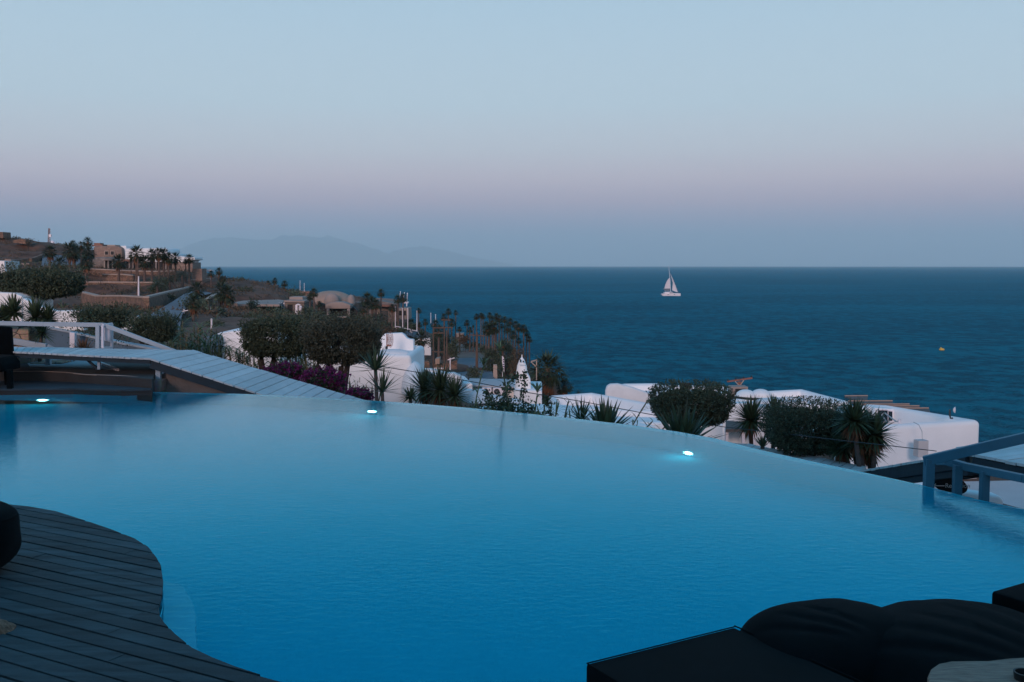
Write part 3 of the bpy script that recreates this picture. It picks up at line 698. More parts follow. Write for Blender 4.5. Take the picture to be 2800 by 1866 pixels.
# dark sun chair at the left edge of the far deck
ch = thing('lounge_chair', 'black lounge chair at the left edge of the far deck', 'chair', P(-20, 1058, 19.4))
b0 = P(-20, 1058, 19.4)
q = [P(-90, 890, 19.5), P(3, 898, 19.5), P(9, 978, 19.5), P(-90, 978, 19.5)]
def slab(q, th, y0=0.0):
    n = len(q); a = sum(q[i].x * q[(i + 1) % n].z - q[(i + 1) % n].x * q[i].z for i in range(n))
    if a < 0: q = q[::-1]
    return MB().quadmesh([p + V3((0, y0, 0)) for p in q] + [p + V3((0, y0 + th, 0)) for p in q], [tuple(range(n)), tuple(range(n, 2 * n))[::-1]] + [((i + 1) % n, i, n + i, n + (i + 1) % n) for i in range(n)])
slab(q, .12, .35).build('backrest', M['black_fabric'], ch, bevel=.03, smooth=50)
slab([P(-90, 974, 19.4), P(12, 976, 19.4), P(26, 995, 19.4), P(27, 1014, 19.4), P(-90, 1014, 19.4)], .75, -.3).build('seat', M['black_fabric'], ch, bevel=.03, smooth=50)
for px, yy in ((26, 19.15), (-85, 19.15), (20, 19.8), (-85, 19.8)):
    a = P(px, 1012, yy); MB().bar(a, V3((a.x, a.y, DZ)), .09).build('leg', M['black_fabric'], ch)

# ---------------------------------------------------------------- right-hand ramp, landing and blue railings
K = G(2640, 1237, .1); Lw = G(2352, 1287, -.8)
rp = thing('ramp', 'white plank ramp rising to the landing at the right edge', 'ramp', Lw)
side = V3((1.75, .25, 0))
planks([(Lw, Lw + side), (K, K + side)], .15, .012, seed=5).build('planking', M['plank'], rp)
mb = MB(); mb.bar(Lw + V3((.03, 0, -.12)), K + V3((.03, 0, -.12)), .06, .17); mb.bar(Lw + V3((.09, 0, -.25)), K + V3((.09, 0, -.25)), .12, .10)
mb.build('side_beam', M['dark_beam'], rp)
mb = MB(); mb.bar(Lw + side + V3((-.03, 0, -.12)), K + side + V3((-.03, 0, -.12)), .06, .17); mb.build('side_beam', M['dark_beam'], rp)
ld = thing('landing', 'white plank landing at the right edge of the picture', 'landing', K)
e1 = G(2800, 1269, .1); e2 = G(2800, 1205, .1)
nr = (e1 - K); far = G(2760, 1208, .1)
pdir = (G(2800, 1226, .1) - G(2670, 1244, .1)).normalized()
mb = MB(); L_ = nr.length * 2.2; k = int(L_ / .15 / abs(nr.normalized().cross(pdir).z)); r = random.Random(9)
for i in range(-14, k):
    a = K + nr.normalized() * (i * .15 / abs(nr.normalized().cross(pdir).z))
    s = a - pdir * r.uniform(0, .03)
    if i < 0: s = s + pdir * (-i * .0)
    e = a + pdir * 5.0
    w = V3((pdir.y, -pdir.x, 0)) * .138
    z = V3((0, 0, r.uniform(-.003, .003)))
    top = [p + z for p in (s, e, e + w, s + w)]; bot = [p - V3((0, 0, .035)) for p in top]
    if i < 0: continue
    mb.quadmesh(top + bot, [(0, 3, 2, 1), (4, 5, 6, 7), (0, 1, 5, 4), (1, 2, 6, 5), (2, 3, 7, 6), (3, 0, 4, 7)])
# boards behind the near edge line
for i in range(1, 3):
    a = K + V3((-.0, 0, 0)) + V3((-pdir.y, pdir.x, 0)) * (i * .15 - .15) + pdir * (i * .10)
    w = V3((-pdir.y, pdir.x, 0)) * .138; s = a - pdir * r.uniform(0, .02); e = a + pdir * 4.5; z = V3((0, 0, r.uniform(-.003, .003)))
    top = [p + z for p in (s, e, e + w, s + w)]; bot = [p - V3((0, 0, .035)) for p in top]
    mb.quadmesh(top + bot, [(0, 1, 2, 3), (7, 6, 5, 4), (0, 4, 5, 1), (1, 5, 6, 2), (2, 6, 7, 3), (3, 7, 4, 0)])
mb.build('planking', M['plank'], ld)
mb = MB(); q1 = K + nr.normalized() * .1 + V3((.03, .02, -.13)); q2 = K + nr * 2.2 + V3((.03, .02, -.13)); mb.bar(q1, q2, .05, .16); mb.build('edge_beam', M['dark_beam'], ld)
ra = thing('handrail', 'blue-grey handrail rising to the right edge from a square post at the pool rim', 'railing', P(2541, 1336, 11.4))
a = P(2541, 1258, 11.4); b = P(2800, 1198, 11.0); c = a + (b - a) * 2.0
mb = MB(); mb.bar(a - (b - a).normalized() * .06, c, .085, .115); mb.build('rail', M['blue_steel'], ra, bevel=.006)
a_ = P(2541, 1255, 11.4); MB().bar(a_, V3((a_.x, a_.y, -.8)), .10).build('post', M['blue_steel'], ra, bevel=.005)
cc = a + (b - a) * 1.9; MB().bar(cc, V3((cc.x, cc.y, -1.2)), .10).build('post', M['blue_steel'], ra, bevel=.005)
rb_ = thing('handrail', 'lower blue-grey handrail with two square posts, in front of the landing at the right', 'railing', P(2700, 1360, 11))
pts = [P(2566, 1262, 11.75), P(2592, 1262, 11.6), P(2640, 1276, 11.4), P(2800, 1309, 10.7), P(3000, 1355, 10.0)]
mb = MB()
for a, b in zip(pts[:-1], pts[1:]): mb.bar(a, b, .085, .085)
mb.build('rail', M['blue_steel'], rb_, bevel=.006)
for px, y, D in ((2619, 1272, 11.45), (2693, 1288, 11.15), (2860, 1325, 10.4)):
    a_ = P(px, y, D); MB().bar(a_, V3((a_.x, a_.y, -1.2)), .088).build('post', M['blue_steel'], rb_, bevel=.005)

# oval sign
sg = thing('sign', 'black oval sign reading Reception with a left arrow, behind the blue railing posts', 'sign', P(2598, 1332, 14.0))
c = P(2598, 1326, 14.0)
mb = MB(); v = []; n_ = 48
for yy in (0, .03):
    for i in range(n_):
        t = 2 * math.pi * i / n_
        v.append(c + V3((.252 * math.cos(t), yy, .132 * math.sin(t) * (1.05 if math.sin(t) > 0 else 1) - .055 * math.cos(t))))
mb.quadmesh(v, [tuple(range(n_))[::-1][::-1], tuple(range(n_, 2 * n_))[::-1]] + [((i + 1) % n_, i, n_ + i, n_ + (i + 1) % n_) for i in range(n_)])
mb.build('board', M['sign_black'], sg, bevel=.004, smooth=40)
MB().bar(c + V3((0, .06, -.05)), c + V3((0, .06, -4.0)), .05).build('pole', M['grey_metal'], sg)
mb = MB(); z0 = c.z - .012; y0 = c.y - .006
x0 = c.x - .238
mb.bar(V3((x0, y0, z0)), V3((x0 + .155, y0, z0 - .002)), .006, .012)
mb.bar(V3((x0, y0, z0)), V3((x0 + .032, y0, z0 + .028)), .006, .011); mb.bar(V3((x0, y0, z0)), V3((x0 + .032, y0, z0 - .028)), .006, .011)
mb.build('arrow', M['lettering'], sg)
fc = bpy.data.curves.new('lettering', 'FONT'); fc.body = 'Reception'; fc.size = .092; fc.extrude = .002; fc.align_x = 'LEFT'; fc.space_character = 0.95
fo = bpy.data.objects.new('lettering', fc); C.objects.link(fo); fo.parent = sg
fo.location = V3((x0 + .163, y0, z0 - .030)) - sg.location; fo.rotation_euler = (R(90), 0, 0)
bpy.context.view_layer.update()
fm = bpy.data.meshes.new_from_object(fo.evaluated_get(bpy.context.evaluated_depsgraph_get())); fm.materials.clear(); fm.materials.append(M['lettering'])
f2 = bpy.data.objects.new('lettering', fm); C.objects.link(f2); f2.parent = sg; f2.location = fo.location.copy(); f2.rotation_euler = fo.rotation_euler.copy()
bpy.data.objects.remove(fo); bpy.data.curves.remove(fc)
# dark stones at the right edge below the rail
v = thing('stone_coping', 'dark rough stone wall top at the right edge just below the pool rim', 'wall', P(2760, 1385, 13))
mb = MB(); r = random.Random(4)
for i in range(9):
    p = P(2728 + i * 22, 1381 + i * 4.5, 13.2 - i * .03) - V3((0, 0, .1))
    mb.lathe(p, [(.001, -.12), (.09, -.10), (.11, 0), (.08, .07), (.001, .10)], 9, sx=r.uniform(.8, 1.2), sy=1.2)
mb.build('stones', M['stone_grey'], v, bevel=0.01)
facewall('low_wall', 'short rounded white wall end next to the dark stones at the right', 'wall', [(2625, 1342), (2735, 1356), (2748, 1370), (2738, 1420), (2625, 1420)], 17, .3, M['white'], bevel=.06)

# ---------------------------------------------------------------- foreground: daybed, chairs, log table, boulder
A = G(1600, 1815, .52); U = (G(2007, 1714, .52) - A).normalized(); Vv = V3((U.y, -U.x, 0))
db = thing('daybed', 'large black canvas daybed with soft back cushions in the lower right corner', 'daybed', A)
def uvz(u, v, z): return V3((A.x, A.y, 0)) + U * u + Vv * v + V3((0, 0, z))
Lp = (G(2007, 1714, .52) - A).length
def rbox(name, u0, u1, v0, v1, z0, z1, m, par, bev=.02, sub=0, wob=0):
    c = uvz((u0 + u1) / 2, (v0 + v1) / 2, (z0 + z1) / 2)
    mb = MB().box(c, (u1 - u0, v1 - v0, z1 - z0), rz=math.atan2(U.y, U.x))
    return mb.build(name, m, par, smooth=45, bevel=bev, seg=4)
rbox('foot_cushion', 0, Lp, 0, 1.5, .14, .52, M['black_fabric'], db, .018)
mb = MB(); mb.tube([uvz(.006, .006, .522), uvz(Lp, .006, .522)], .0035, 6); mb.tube([uvz(.006, .006, .522), uvz(.006, 1.49, .522)], .0035, 6); mb.tube([uvz(Lp + .004, .0, .524), uvz(Lp + .004, 1.49, .524)], .004, 6)
mb.build('piping', M['black_fabric'], db)
rbox('base', Lp + .01, 2.25, .12, 1.5, .14, .38, M['black_fabric'], db, .02)
def cushion(name, cu, cv, cz, ru, rv, rz_, ex, par, seed, amp=.02, creases=()):
    nu, nv = 90, 60; v = []; f = []
    sg_ = lambda x, e: math.copysign(abs(x) ** e, x)
    for j in range(nv + 1):
        ph = -math.pi / 2 + math.pi * j / nv
        for i in range(nu):
            t = 2 * math.pi * i / nu
            x = sg_(math.cos(ph), ex) * sg_(math.cos(t), ex); y = sg_(math.cos(ph), ex) * sg_(math.sin(t), ex); z = sg_(math.sin(ph), .9)
            w = noise.noise(V3((x * 1.1 + seed, y * 1.3, z * 1.1))) * amp * 2.2 + noise.noise(V3((x * 4 + y * 2, y * 1.2 + seed, z * 2))) * amp * .5
            for (cx_, cy_, ang, ln, dp) in creases:
                a_ = (x - cx_) * math.cos(ang) + (y - cy_) * math.sin(ang); b_ = -(x - cx_) * math.sin(ang) + (y - cy_) * math.cos(ang)
                w -= dp * math.exp(-(b_ / .05) ** 2) * max(0, 1 - (a_ / ln) ** 2) * max(0, z)
            s = 1 + w
            v.append(uvz(cu + x * ru * s, cv + y * rv * s, cz + z * rz_ * s))
    for j in range(nv):
        for i in range(nu): f.append((j * nu + i, j * nu + (i + 1) % nu, (j + 1) * nu + (i + 1) % nu, (j + 1) * nu + i))
    return MB().quadmesh(v, f).build(name, M['black_fabric'], par, smooth=80, merge=True)
CR = [(-.6 + .25 * i, .1, R(65 + 9 * i), .55, .05) for i in range(6)]
cushion('back_cushion', 1.44, .32, .36, .53, .45, .275, .72, db, 3.1, .03, CR[:3])
cushion('back_cushion', 1.90, .80, .34, .74, .68, .30, .76, db, 7.7, .03, CR)
sc_ = thing('sofa_chair', 'black upholstered chair back cut off by the right edge, beyond the daybed', 'chair', P(2760, 1700, 5.6))
v0, v1, v2 = G(2709, 1616, .63), G(3000, 1708, .63), G(3000, 1532, .63)
MB().prism([tuple(p)[:2] for p in (v0, v1, v1 + v2 - v0, v2)], .41, .63).build('backrest', M['black_fabric'], sc_, bevel=.02, smooth=40)
k_ = lambda p: tuple((p + (v1 + v2 - v0 * 2) * .06))[:2]
MB().prism([k_(p) for p in (v0, v1, v1 + v2 - v0, v2)], DZ, .41).build('base', M['black_fabric'], sc_, bevel=.02, smooth=40)
# log slice table
lg = thing('log_table', 'irregular weathered wood slice table in the bottom right corner', 'table', G(2740, 1866, DZ))
TZ = .60
out = [(2536, 1848), (2545, 1828), (2565, 1814), (2600, 1807), (2650, 1806), (2700, 1806), (2760, 1799), (2830, 1795), (2920, 1810), (2980, 1850), (2990, 1910), (2930, 1960), (2800, 1975), (2680, 1960), (2590, 1920), (2545, 1880)]
q = ccw([(G(x, y, TZ).x, G(x, y, TZ).y) for x, y in out])
MB().prism(q, TZ - .07, TZ).build('top', M['wood_top'], lg, bevel=.012, seg=3, smooth=40)
cx = sum(p[0] for p in q) / len(q); cyy = sum(p[1] for p in q) / len(q)
MB().lathe((cx, cyy, DZ), [(.16, 0), (.14, .2), (.17, TZ - .07 - DZ)], 16).build('leg', M['bark'], lg, smooth=50)
g_ = G(2802, 1858, TZ)
setp(MB().lathe((g_.x, g_.y, TZ), [(.045, 0), (.05, .035), (.042, .035), (.038, .008), (.001, .008)], 20).build('ashtray', M['sign_black'], smooth=40), 'small dark round dish on the wood slice table at the right edge', 'dish')
# black lounger arm at the left edge
c = G(-20, 1470, DZ)
bb = thing('beanbag', 'black canvas beanbag seat cut off by the left edge on the near deck', 'beanbag', G(-30, 1560, DZ))
v = []; f = []; nu, nv = 48, 32; cc = P(-72, 1468, 7.6)
for j in range(nv + 1):
    ph = -math.pi / 2 + math.pi * j / nv
    for i in range(nu):
        t = 2 * math.pi * i / nu
        e = lambda x, k: math.copysign(abs(x) ** k, x)
        x = e(math.cos(ph), .6) * e(math.cos(t), .7); y = e(math.cos(ph), .6) * e(math.sin(t), .7); z = e(math.sin(ph), .75)
        s = 1 + .05 * noise.noise(V3((x * 1.5, y * 1.5, z * 1.5 + 4)))
        v.append(cc + V3((x * .31 * s, y * .3 * s, z * .27 * s)))
for j in range(nv):
    for i in range(nu): f.append((j * nu + i, j * nu + (i + 1) % nu, (j + 1) * nu + (i + 1) % nu, (j + 1) * nu + i))
MB().quadmesh(v, f).build('cushion', M['black_fabric'], bb, smooth=80, merge=True)
MB().tube([V3((cc.x + .305 * math.cos(t), cc.y + .29 * math.sin(t), cc.z + .15)) for t in [k * math.pi / 12 for k in range(25)]], .008, 6).build('piping', M['black_fabric'], bb)
# boulder
v = []; f = []; cc = P(-12, 1737, 6.35); nu, nv = 40, 28
for j in range(nv + 1):
    ph = -math.pi / 2 + math.pi * j / nv
    for i in range(nu):
        t = 2 * math.pi * i / nu; d = V3((math.cos(ph) * math.cos(t), math.cos(ph) * math.sin(t), math.sin(ph)))
        s = 1 + .16 * noise.noise(d * 1.6 + V3((3, 1, 7))) + .05 * noise.noise(d * 6)
        v.append(cc + V3((d.x * .125 * s, d.y * .12 * s, d.z * .10 * s)))
for j in range(nv):
    for i in range(nu): f.append((j * nu + i, j * nu + (i + 1) % nu, (j + 1) * nu + (i + 1) % nu, (j + 1) * nu + i))
setp(MB().quadmesh(v, f).build('boulder', M['boulder'], smooth=80, merge=True), 'brown granite boulder on the deck at the lower left edge', 'boulder')
# ---------------------------------------------------------------- white village houses below the pool
def cyc(name, parent, poly, z0, z1, par_w=.3, rec=.3, bev=.2, m=None, seg=4):
    """a plastered volume with soft edges and a sunken roof behind its parapet"""
    poly = ccw([(p[0], p[1]) for p in poly]); n = len(poly)
    bm = bmesh.new()
    b = [bm.verts.new((x, y, z0)) for x, y in poly]; t = [bm.verts.new((x, y, z1)) for x, y in poly]
    for i in range(n): bm.faces.new((b[i], b[(i + 1) % n], t[(i + 1) % n], t[i]))
    top = bm.faces.new(t)
    bm.normal_update()
    if rec > 0:
        bmesh.ops.inset_region(bm, faces=[top], thickness=par_w, use_even_offset=True)
        r = bmesh.ops.extrude_face_region(bm, geom=[top])
        vs = [e for e in r['geom'] if isinstance(e, bmesh.types.BMVert)]
        bmesh.ops.translate(bm, verts=vs, vec=(0, 0, -rec)); bmesh.ops.delete(bm, geom=[top], context='FACES_ONLY')
    bm.normal_update()
    es = [e for e in bm.edges if len(e.link_faces) == 2 and e.calc_face_angle(0) > R(20) and max(v.co.z for v in e.verts) > z1 - .01]
    bmesh.ops.bevel(bm, geom=es, offset=bev, segments=seg, affect='EDGES', profile=.5, clamp_overlap=True)
    rv = random.Random(int(abs(poly[0][0]) * 10))
    for v in bm.verts:
        v.co.z += .035 * noise.noise(v.co * .6) ; v.co.x += .02 * noise.noise(v.co * .7 + V3((9, 0, 0)))
    off = wloc(parent) if parent else V3((0, 0, 0))
    me = bpy.data.meshes.new(name)
    bmesh.ops.translate(bm, verts=bm.verts, vec=-off); bm.to_mesh(me); bm.free()
    return finish(me, name, m or M['white'], parent, smooth=50)
def gp(z, *px): return [G(x, y, z) for x, y in px]
def house(label, base, cat='house', name='white_house', group=None): return thing(name, label, cat, base, group)
def ellip(c, r, n=24, zc=0.0):
    v = []; f = []; m_ = 14
    for j in range(m_ + 1):
        ph = math.pi / 2 * j / m_ if zc == 0 else -math.pi / 2 + math.pi * j / m_
        for i in range(n):
            t = 2 * math.pi * i / n; v.append(c + V3((r[0] * math.cos(ph) * math.cos(t), r[1] * math.cos(ph) * math.sin(t), r[2] * math.sin(ph))))
    for j in range(m_):
        for i in range(n): f.append((j * n + i, j * n + (i + 1) % n, (j + 1) * n + (i + 1) % n, (j + 1) * n + i))
    return MB().quadmesh(v, f)
# H1: big white house left of centre, scalloped gable and dish aerial on its roof
h = house('big white house with a scalloped gable and rusty dish aerial, behind the olive trees', (-6.5, 46, -6))
cyc('wall', h, [(-10.8, 45.2), (-4.55, 44.6), (-4.4, 50), (-10.8, 50)], -8.5, -1.52, .35, .18, .28)
ellip(P(1128, 1075, 44.4) + V3((0, .8, 0)), (.58, 1.5, 1.35)).build('buttress', M['white'], h, smooth=80)
q = [(1040, 975), (1040, 925), (1052, 913), (1075, 912), (1099, 911), (1107, 918), (1113, 925), (1120, 928), (1131, 929), (1131, 975)]
slab([P(x, y, 49.2) for x, y in q], .5).build('gable_wall', M['white'], h, bevel=.05, smooth=40)
ellip(P(1075, 969, 47.0) - V3((0, 0, .05)), (.95, .6, .30)).build('roof_dome', M['white_roof'], h, smooth=80)
ellip(P(1035, 970, 46.6) - V3((0, 0, .05)), (.7, .5, .14)).build('roof_dome', M['white_roof'], h, smooth=80)
MB().bar(P(928, 985, 44.95), P(928, 1055, 44.95), .3, .3).build('drain_channel', M['white_roof'], h)
an = thing('dish_aerial', 'rusty mast with a mesh dish on the roof of the big white house', 'aerial', P(1058, 966, 47.5))
MB().tube([P(1058, 967, 47.5), P(1058, 912, 47.5)], .03, 6).build('mast', M['rust'], an)
mb = MB(); c = P(1067, 929, 47.4)
for k in range(4):
    r_ = .10 + .07 * k * 1.0
    mb.tube([c + V3((r_ * .42 * math.cos(t), 0.03 * k, r_ * 1.25 * math.sin(t))) for t in [i * math.pi / 10 for i in range(21)]], .008, 4)
for t in (0, math.pi / 4, math.pi / 2, 3 * math.pi / 4): mb.bar(c + V3((.13 * math.cos(t), .09, .38 * math.sin(t))), c - V3((.13 * math.cos(t), -.09, .38 * math.sin(t))), .01)
mb.build('dish', M['rust'], an)
MB().box(P(1064, 945, 47.45), (.22, .1, .08)).build('bracket', M['rust'], an)
MB().lathe(P(1057, 953, 47.45), [(.06, -.06), (.06, .1)], 10).build('motor', M['dark'], an)
MB().lathe(P(1058, 966, 47.45), [(.09, -.1), (.06, .2)], 10).build('foot', M['white'], an)
# H0: gabled white wall behind the reeds
h = house('white house with a softly curved roof line, behind the reeds left of the olive trees', (-12, 43, -5))
q = [(568, 1015), (568, 940), (580, 920), (600, 910), (630, 905), (668, 903), (720, 903), (760, 915), (770, 1015)]
slab([P(x, y, 42) for x, y in q], 5).build('wall', M['white'], h, bevel=.12, smooth=40)
slab([P(x, y, 41.2) for x, y in [(548, 1015), (549, 935), (565, 920), (590, 918), (598, 1015)]], .75).build('porch_wall', M['blue_wall'], h, bevel=.05, smooth=40)
h = house('long white wall seen between the trunks of the two olive trees', (-9, 47, -5), 'wall', 'white_wall')
slab([P(x, y, 50.5) for x, y in [(690, 1040), (690, 970), (760, 958), (900, 962), (935, 965), (935, 1040)]], .6).build('wall', M['white'], h, bevel=.08, smooth=40)
pl2 = thing('flagpole', 'short white pole standing above the reeds before the curved white house', 'pole', P(578, 1000, 41))
MB().tube([P(578.5, 900, 41), P(578.5, 872, 41)], .035, 6).build('pole', M['hull'], pl2)
# H2: middle group with flat roof, dome and chimney
h = house('low white house with rounded parapets left of the chimney house', (-9, 86, -11))
cyc('wall', h, gp(-7.0, (1150, 1007), (1180, 1007), (1272, 1029), (1292, 1049), (1150, 1044)), -11.5, -7.0, .5, .25, .38)
slab([P(x, y, 78) for x, y in [(1152, 1024), (1215, 1022), (1240, 1021), (1262, 1030), (1262, 1100), (1152, 1100)]], 1.2).build('parapet', M['white_roof'], h, bevel=.2, smooth=50)
h = house('pinkish white house with a grey slab roof and air conditioners, behind the chimney', (-1, 88, -11))
w_ = gp(-7.75, (1283, 1050), (1478, 1060), (1462, 1046), (1292, 1037))
cyc('wall', h, w_, -12, -7.78, .3, 0, .05)
cyc('roof', h, gp(-7.6, (1275, 1052), (1484, 1062), (1466, 1044), (1400, 1037), (1284, 1035)), -7.72, -7.6, .3, 0, .03, M['grey_roof'])
def ac_unit(px, py, D, w, hgt, label, grp='air conditioner units of the white houses'):
    t = thing('air_conditioner', label, 'air conditioner', P(px, py, D), grp); c = P(px, py, D)
    MB().box(c, (w, .32, hgt)).build('casing', M['hull'], t, bevel=.015)
    mb = MB(); r_ = hgt * .40; cc_ = c + V3((-w * .12, -.165, 0)); n_ = 20
    v = [cc_ + V3((r_ * math.cos(2 * math.pi * i / n_), 0, r_ * math.sin(2 * math.pi * i / n_))) for i in range(n_)] + [cc_ + V3((r_ * math.cos(2 * math.pi * i / n_), -.02, r_ * math.sin(2 * math.pi * i / n_))) for i in range(n_)]
    mb.quadmesh(v, [tuple(range(n_, 2 * n_))] + [(i, (i + 1) % n_, n_ + (i + 1) % n_, n_ + i) for i in range(n_)]); f_ = mb.build('fan', M['shade'], t)
    mb = MB()
    for k in range(4): a_ = k * math.pi / 4; mb.bar(cc_ + V3((r_ * math.cos(a_), -.035, r_ * math.sin(a_))), cc_ - V3((r_ * math.cos(a_), .035, r_ * math.sin(a_))), .008)
    mb.lathe(cc_ + V3((0, -.03, -.03)), [(.03, 0), (.03, .06)], 8); mb.build('grille', M['grey_metal'], t)
ac_unit(1362, 1071, 82.6, .85, .62, 'air conditioner on the pinkish wall, right one nearest the chimney')
ac_unit(1331, 1069, 82.9, .80, .55, 'air conditioner partly hidden in the wall niche, middle of the three')
ac_unit(1297, 1090, 62, .52, .46, 'air conditioner standing low on the terrace, left of the three')
h = house('low white roof terrace with smooth mounds, behind the vines in the middle', (2, 55, -9))
cyc('wall', h, gp(-5.9, (1180, 1102), (1330, 1098), (1560, 1108), (1800, 1165), (1250, 1165)), -9.5, -5.9, .5, 0, .15)
ellip(P(1313, 1094, 60) - V3((0, 0, .1)), (.75, .9, .78)).build('dome', M['white_roof'], h, smooth=80)
ellip(P(1350, 1096, 60) - V3((0, 0, .1)), (.85, .8, .45)).build('dome', M['white_roof'], h, smooth=80)
ellip(P(1395, 1098, 60.5) - V3((0, 0, .1)), (.8, .8, .3)).build('dome', M['white_roof'], h, smooth=80)
MB().box(P(1272, 1085, 61), (.9, .8, .9)).build('block', M['white_roof'], h, bevel=.08, smooth=50)
# chimney
ck = thing('chimney', 'tall white tapering chimney with a small cowl, in front of the big palm', 'chimney', P(1435, 1120, 68))
c = P(1427, 1120, 68); s_ = 68 / F
prof = [(24, 0), (24, 10), (22, 40), (20, 70), (17, 100), (13.5, 122), (8, 136), (3, 143), (.01, 146)]
MB().lathe(c, [(a * s_, b * s_) for a, b in prof], 28, sx=.95, sy=.9).build('stack', M['white'], ck, smooth=60)
MB().lathe(c + V3((0, 0, 145 * s_)), [(1.6 * s_, 0), (1.2 * s_, 5 * s_), (.01, 7 * s_)], 8).build('finial', M['white'], ck)
for px in (1423, 1431): MB().box(P(px, 987 if px < 1425 else 989, 67.55), (.09, .12, .19 if px < 1425 else .1)).build('vent', M['shade'], ck)
MB().tube([P(1420, 997, 67.5), P(1436, 997, 67.5)], .05, 6).build('ledge', M['white'], ck)
slab([P(x, y, 67.4) for x, y in [(1432, 1120), (1432, 1022), (1437, 1019), (1444, 1025), (1450, 1036), (1452, 1050), (1452, 1120)]], 1.3).build('shoulder', M['white'], ck, bevel=.12, smooth=50)
cyc('base', ck, [tuple(P(1405, 1066, 67.2))[:2], tuple(P(1482, 1066, 66.4))[:2], tuple(P(1482, 1066, 72))[:2], tuple(P(1405, 1066, 72))[:2]], -11, P(1440, 1066, 67).z, .2, 0, .12)
# H4: walled roof right of the chimney
h = house('white house with a rounded parapet round its sunken roof, right of the chimney', (8, 66, -10))
cyc('wall', h, gp(-6.4, (1500, 1082), (1620, 1073), (1810, 1108), (1815, 1124), (1520, 1116)), -10.5, -6.4, .45, .75, .3)
h = house('low white house whose front stands behind the spiky agaves', (10, 55, -9))
cyc('wall', h, gp(-6.6, (1530, 1150), (1990, 1160), (1990, 1128), (1560, 1124)), -10.5, -6.6, .45, .2, .3)
# H5: house with a curved blue-white side wall
h = house('white house with a tall curved side wall, behind the left grey-green bush', (10, 76, -12))
cyc('wall', h, gp(-7.0, (1655, 1060), (1700, 1048), (1800, 1047), (1850, 1064), (1780, 1080)), -12.5, -7.0, .6, .55, .42)
slab([P(x, y, 69.5) for x, y in [(1656, 1110), (1656, 1070), (1660, 1056), (1670, 1051), (1690, 1050), (1730, 1060), (1778, 1077), (1790, 1110)]], .6).build('side_wall', M['white_roof'], h, bevel=.15, smooth=50)
h = house('long low white parapet roof behind the left grey-green bush', (17, 80, -12))
cyc('wall', h, gp(-7.2, (1800, 1052), (1990, 1056), (2010, 1078), (1815, 1080)), -12.5, -7.2, .4, .35, .25)
MB().box(P(1873, 1056, 76), (.75, .5, .5)).build('hatch', M['shade'], h)
# H6: house with two domes
h = house('white house with two small roof domes, above the right grey-green bush', (17, 60, -10))
cyc('wall', h, gp(-6.0, (2070, 1070), (2194, 1063), (2327, 1098), (2160, 1110), (2060, 1086)), -10.5, -6.0, .5, .55, .34)
for px, py, r_ in ((2039, 1086, .62), (2080, 1084, .60)):
    ellip(P(px, py, 58.5), (r_, .7, r_ * .72)).build('dome', M['white'], h, smooth=80)
MB().box(P(2018, 1072, 62), (1.05, .9, .75)).build('chimney_block', M['taupe'], h, bevel=.04)
MB().box(P(2025, 1075, 61.2), (.62, .2, .5)).build('opening', M['shade'], h)
h = house('broad white house front below the two roof domes, behind the palm-like yucca', (14, 47, -8))
cyc('wall', h, gp(-4.3, (1975, 1106), (2150, 1100), (2210, 1096), (2190, 1085), (1990, 1090)), -9.5, -4.3, .35, .12, .3)
ellip(P(2115, 1099, 47.5) - V3((0, 0, .05)), (1.0, .6, .22)).build('roof_mound', M['white_roof'], h, smooth=80)
h = house('bluish white house wall behind the right bush and the big yucca', (18, 44, -8))
cyc('wall', h, gp(-5.1, (2090, 1192), (2330, 1186), (2330, 1140), (2100, 1150)), -9, -5.1, .35, .15, .25)
cb = thing('cables', 'dark cable bundle lying over the white roof before the two domes', 'cable', P(2060, 1088, 48))
mb = MB()
for k in range(4): mb.tube([P(1990 + k * 4, 1083 + k * 1.5, 49), P(2040, 1088 + k * 1.6, 48.2), P(2100, 1092 + k * 2, 47.8)], .022, 5)
mb.tube([P(2110, 1086, 56.5), P(2150, 1092, 54), P(2180, 1099, 52), P(2190, 1107, 50)], .04, 6); mb.build('cable', M['cable'], cb)
# dark awning on white posts
aw = thing('awning', 'dark slatted awning on white posts, between the two grey-green bushes', 'awning', P(2020, 1215, 40))
q = [P(1984, 1150, 42), P(2060, 1156, 42), P(2068, 1172, 39.5), P(1984, 1174, 39.5)]
MB().quadmesh(q + [p - V3((0, 0, .12)) for p in q], [(0, 3, 2, 1), (4, 5, 6, 7), (0, 1, 5, 4), (1, 2, 6, 5), (2, 3, 7, 6), (3, 0, 4, 7)]).build('canopy', M['awning'], aw)
for px in (1987, 2032, 2062): MB().bar(P(px, 1174, 39.7), P(px, 1235, 39.7), .12).build('post', M['hull'], aw)
slab([P(x, y, 41.8) for x, y in [(1984, 1172), (2090, 1172), (2090, 1240), (1984, 1240)]], .2).build('back_wall', M['white'], aw)
# H7: big right-hand house
h = house('large rounded white house with an open roof yard, at the right below the railing', (15, 39, -6))
W7 = gp(-3.6, (2290, 1172), (2684, 1151), (2424, 1106), (2285, 1108))
cyc('wall', h, W7, -6.5, -3.6, .42, .95, .32)
fr_ = gp(-3.6, (2290, 1172), (2684, 1151)); fdir = (fr_[1] - fr_[0]).normalized()
pw = P(2412, 1137, 43.0)
for px0, px1, y0, y1 in ((2402, 2427, 1121, 1154), (2430, 2440, 1124, 1152)):
    w_ = slab([P(x, y, 42.4) for x, y in [(px0 - 1, y0 - 1), (px1 + 1, y0), (px1 + 1, y1), (px0 - 1, y1)]], .1)
    wf = w_.build('window', M['hull'], h)
    slab([P(x, y, 42.38) for x, y in [(px0, y0 + 1), (px1, y0 + 2), (px1, y1 - 1), (px0, y1 - 1)]], .05).build('pane', M['dark'], wf)
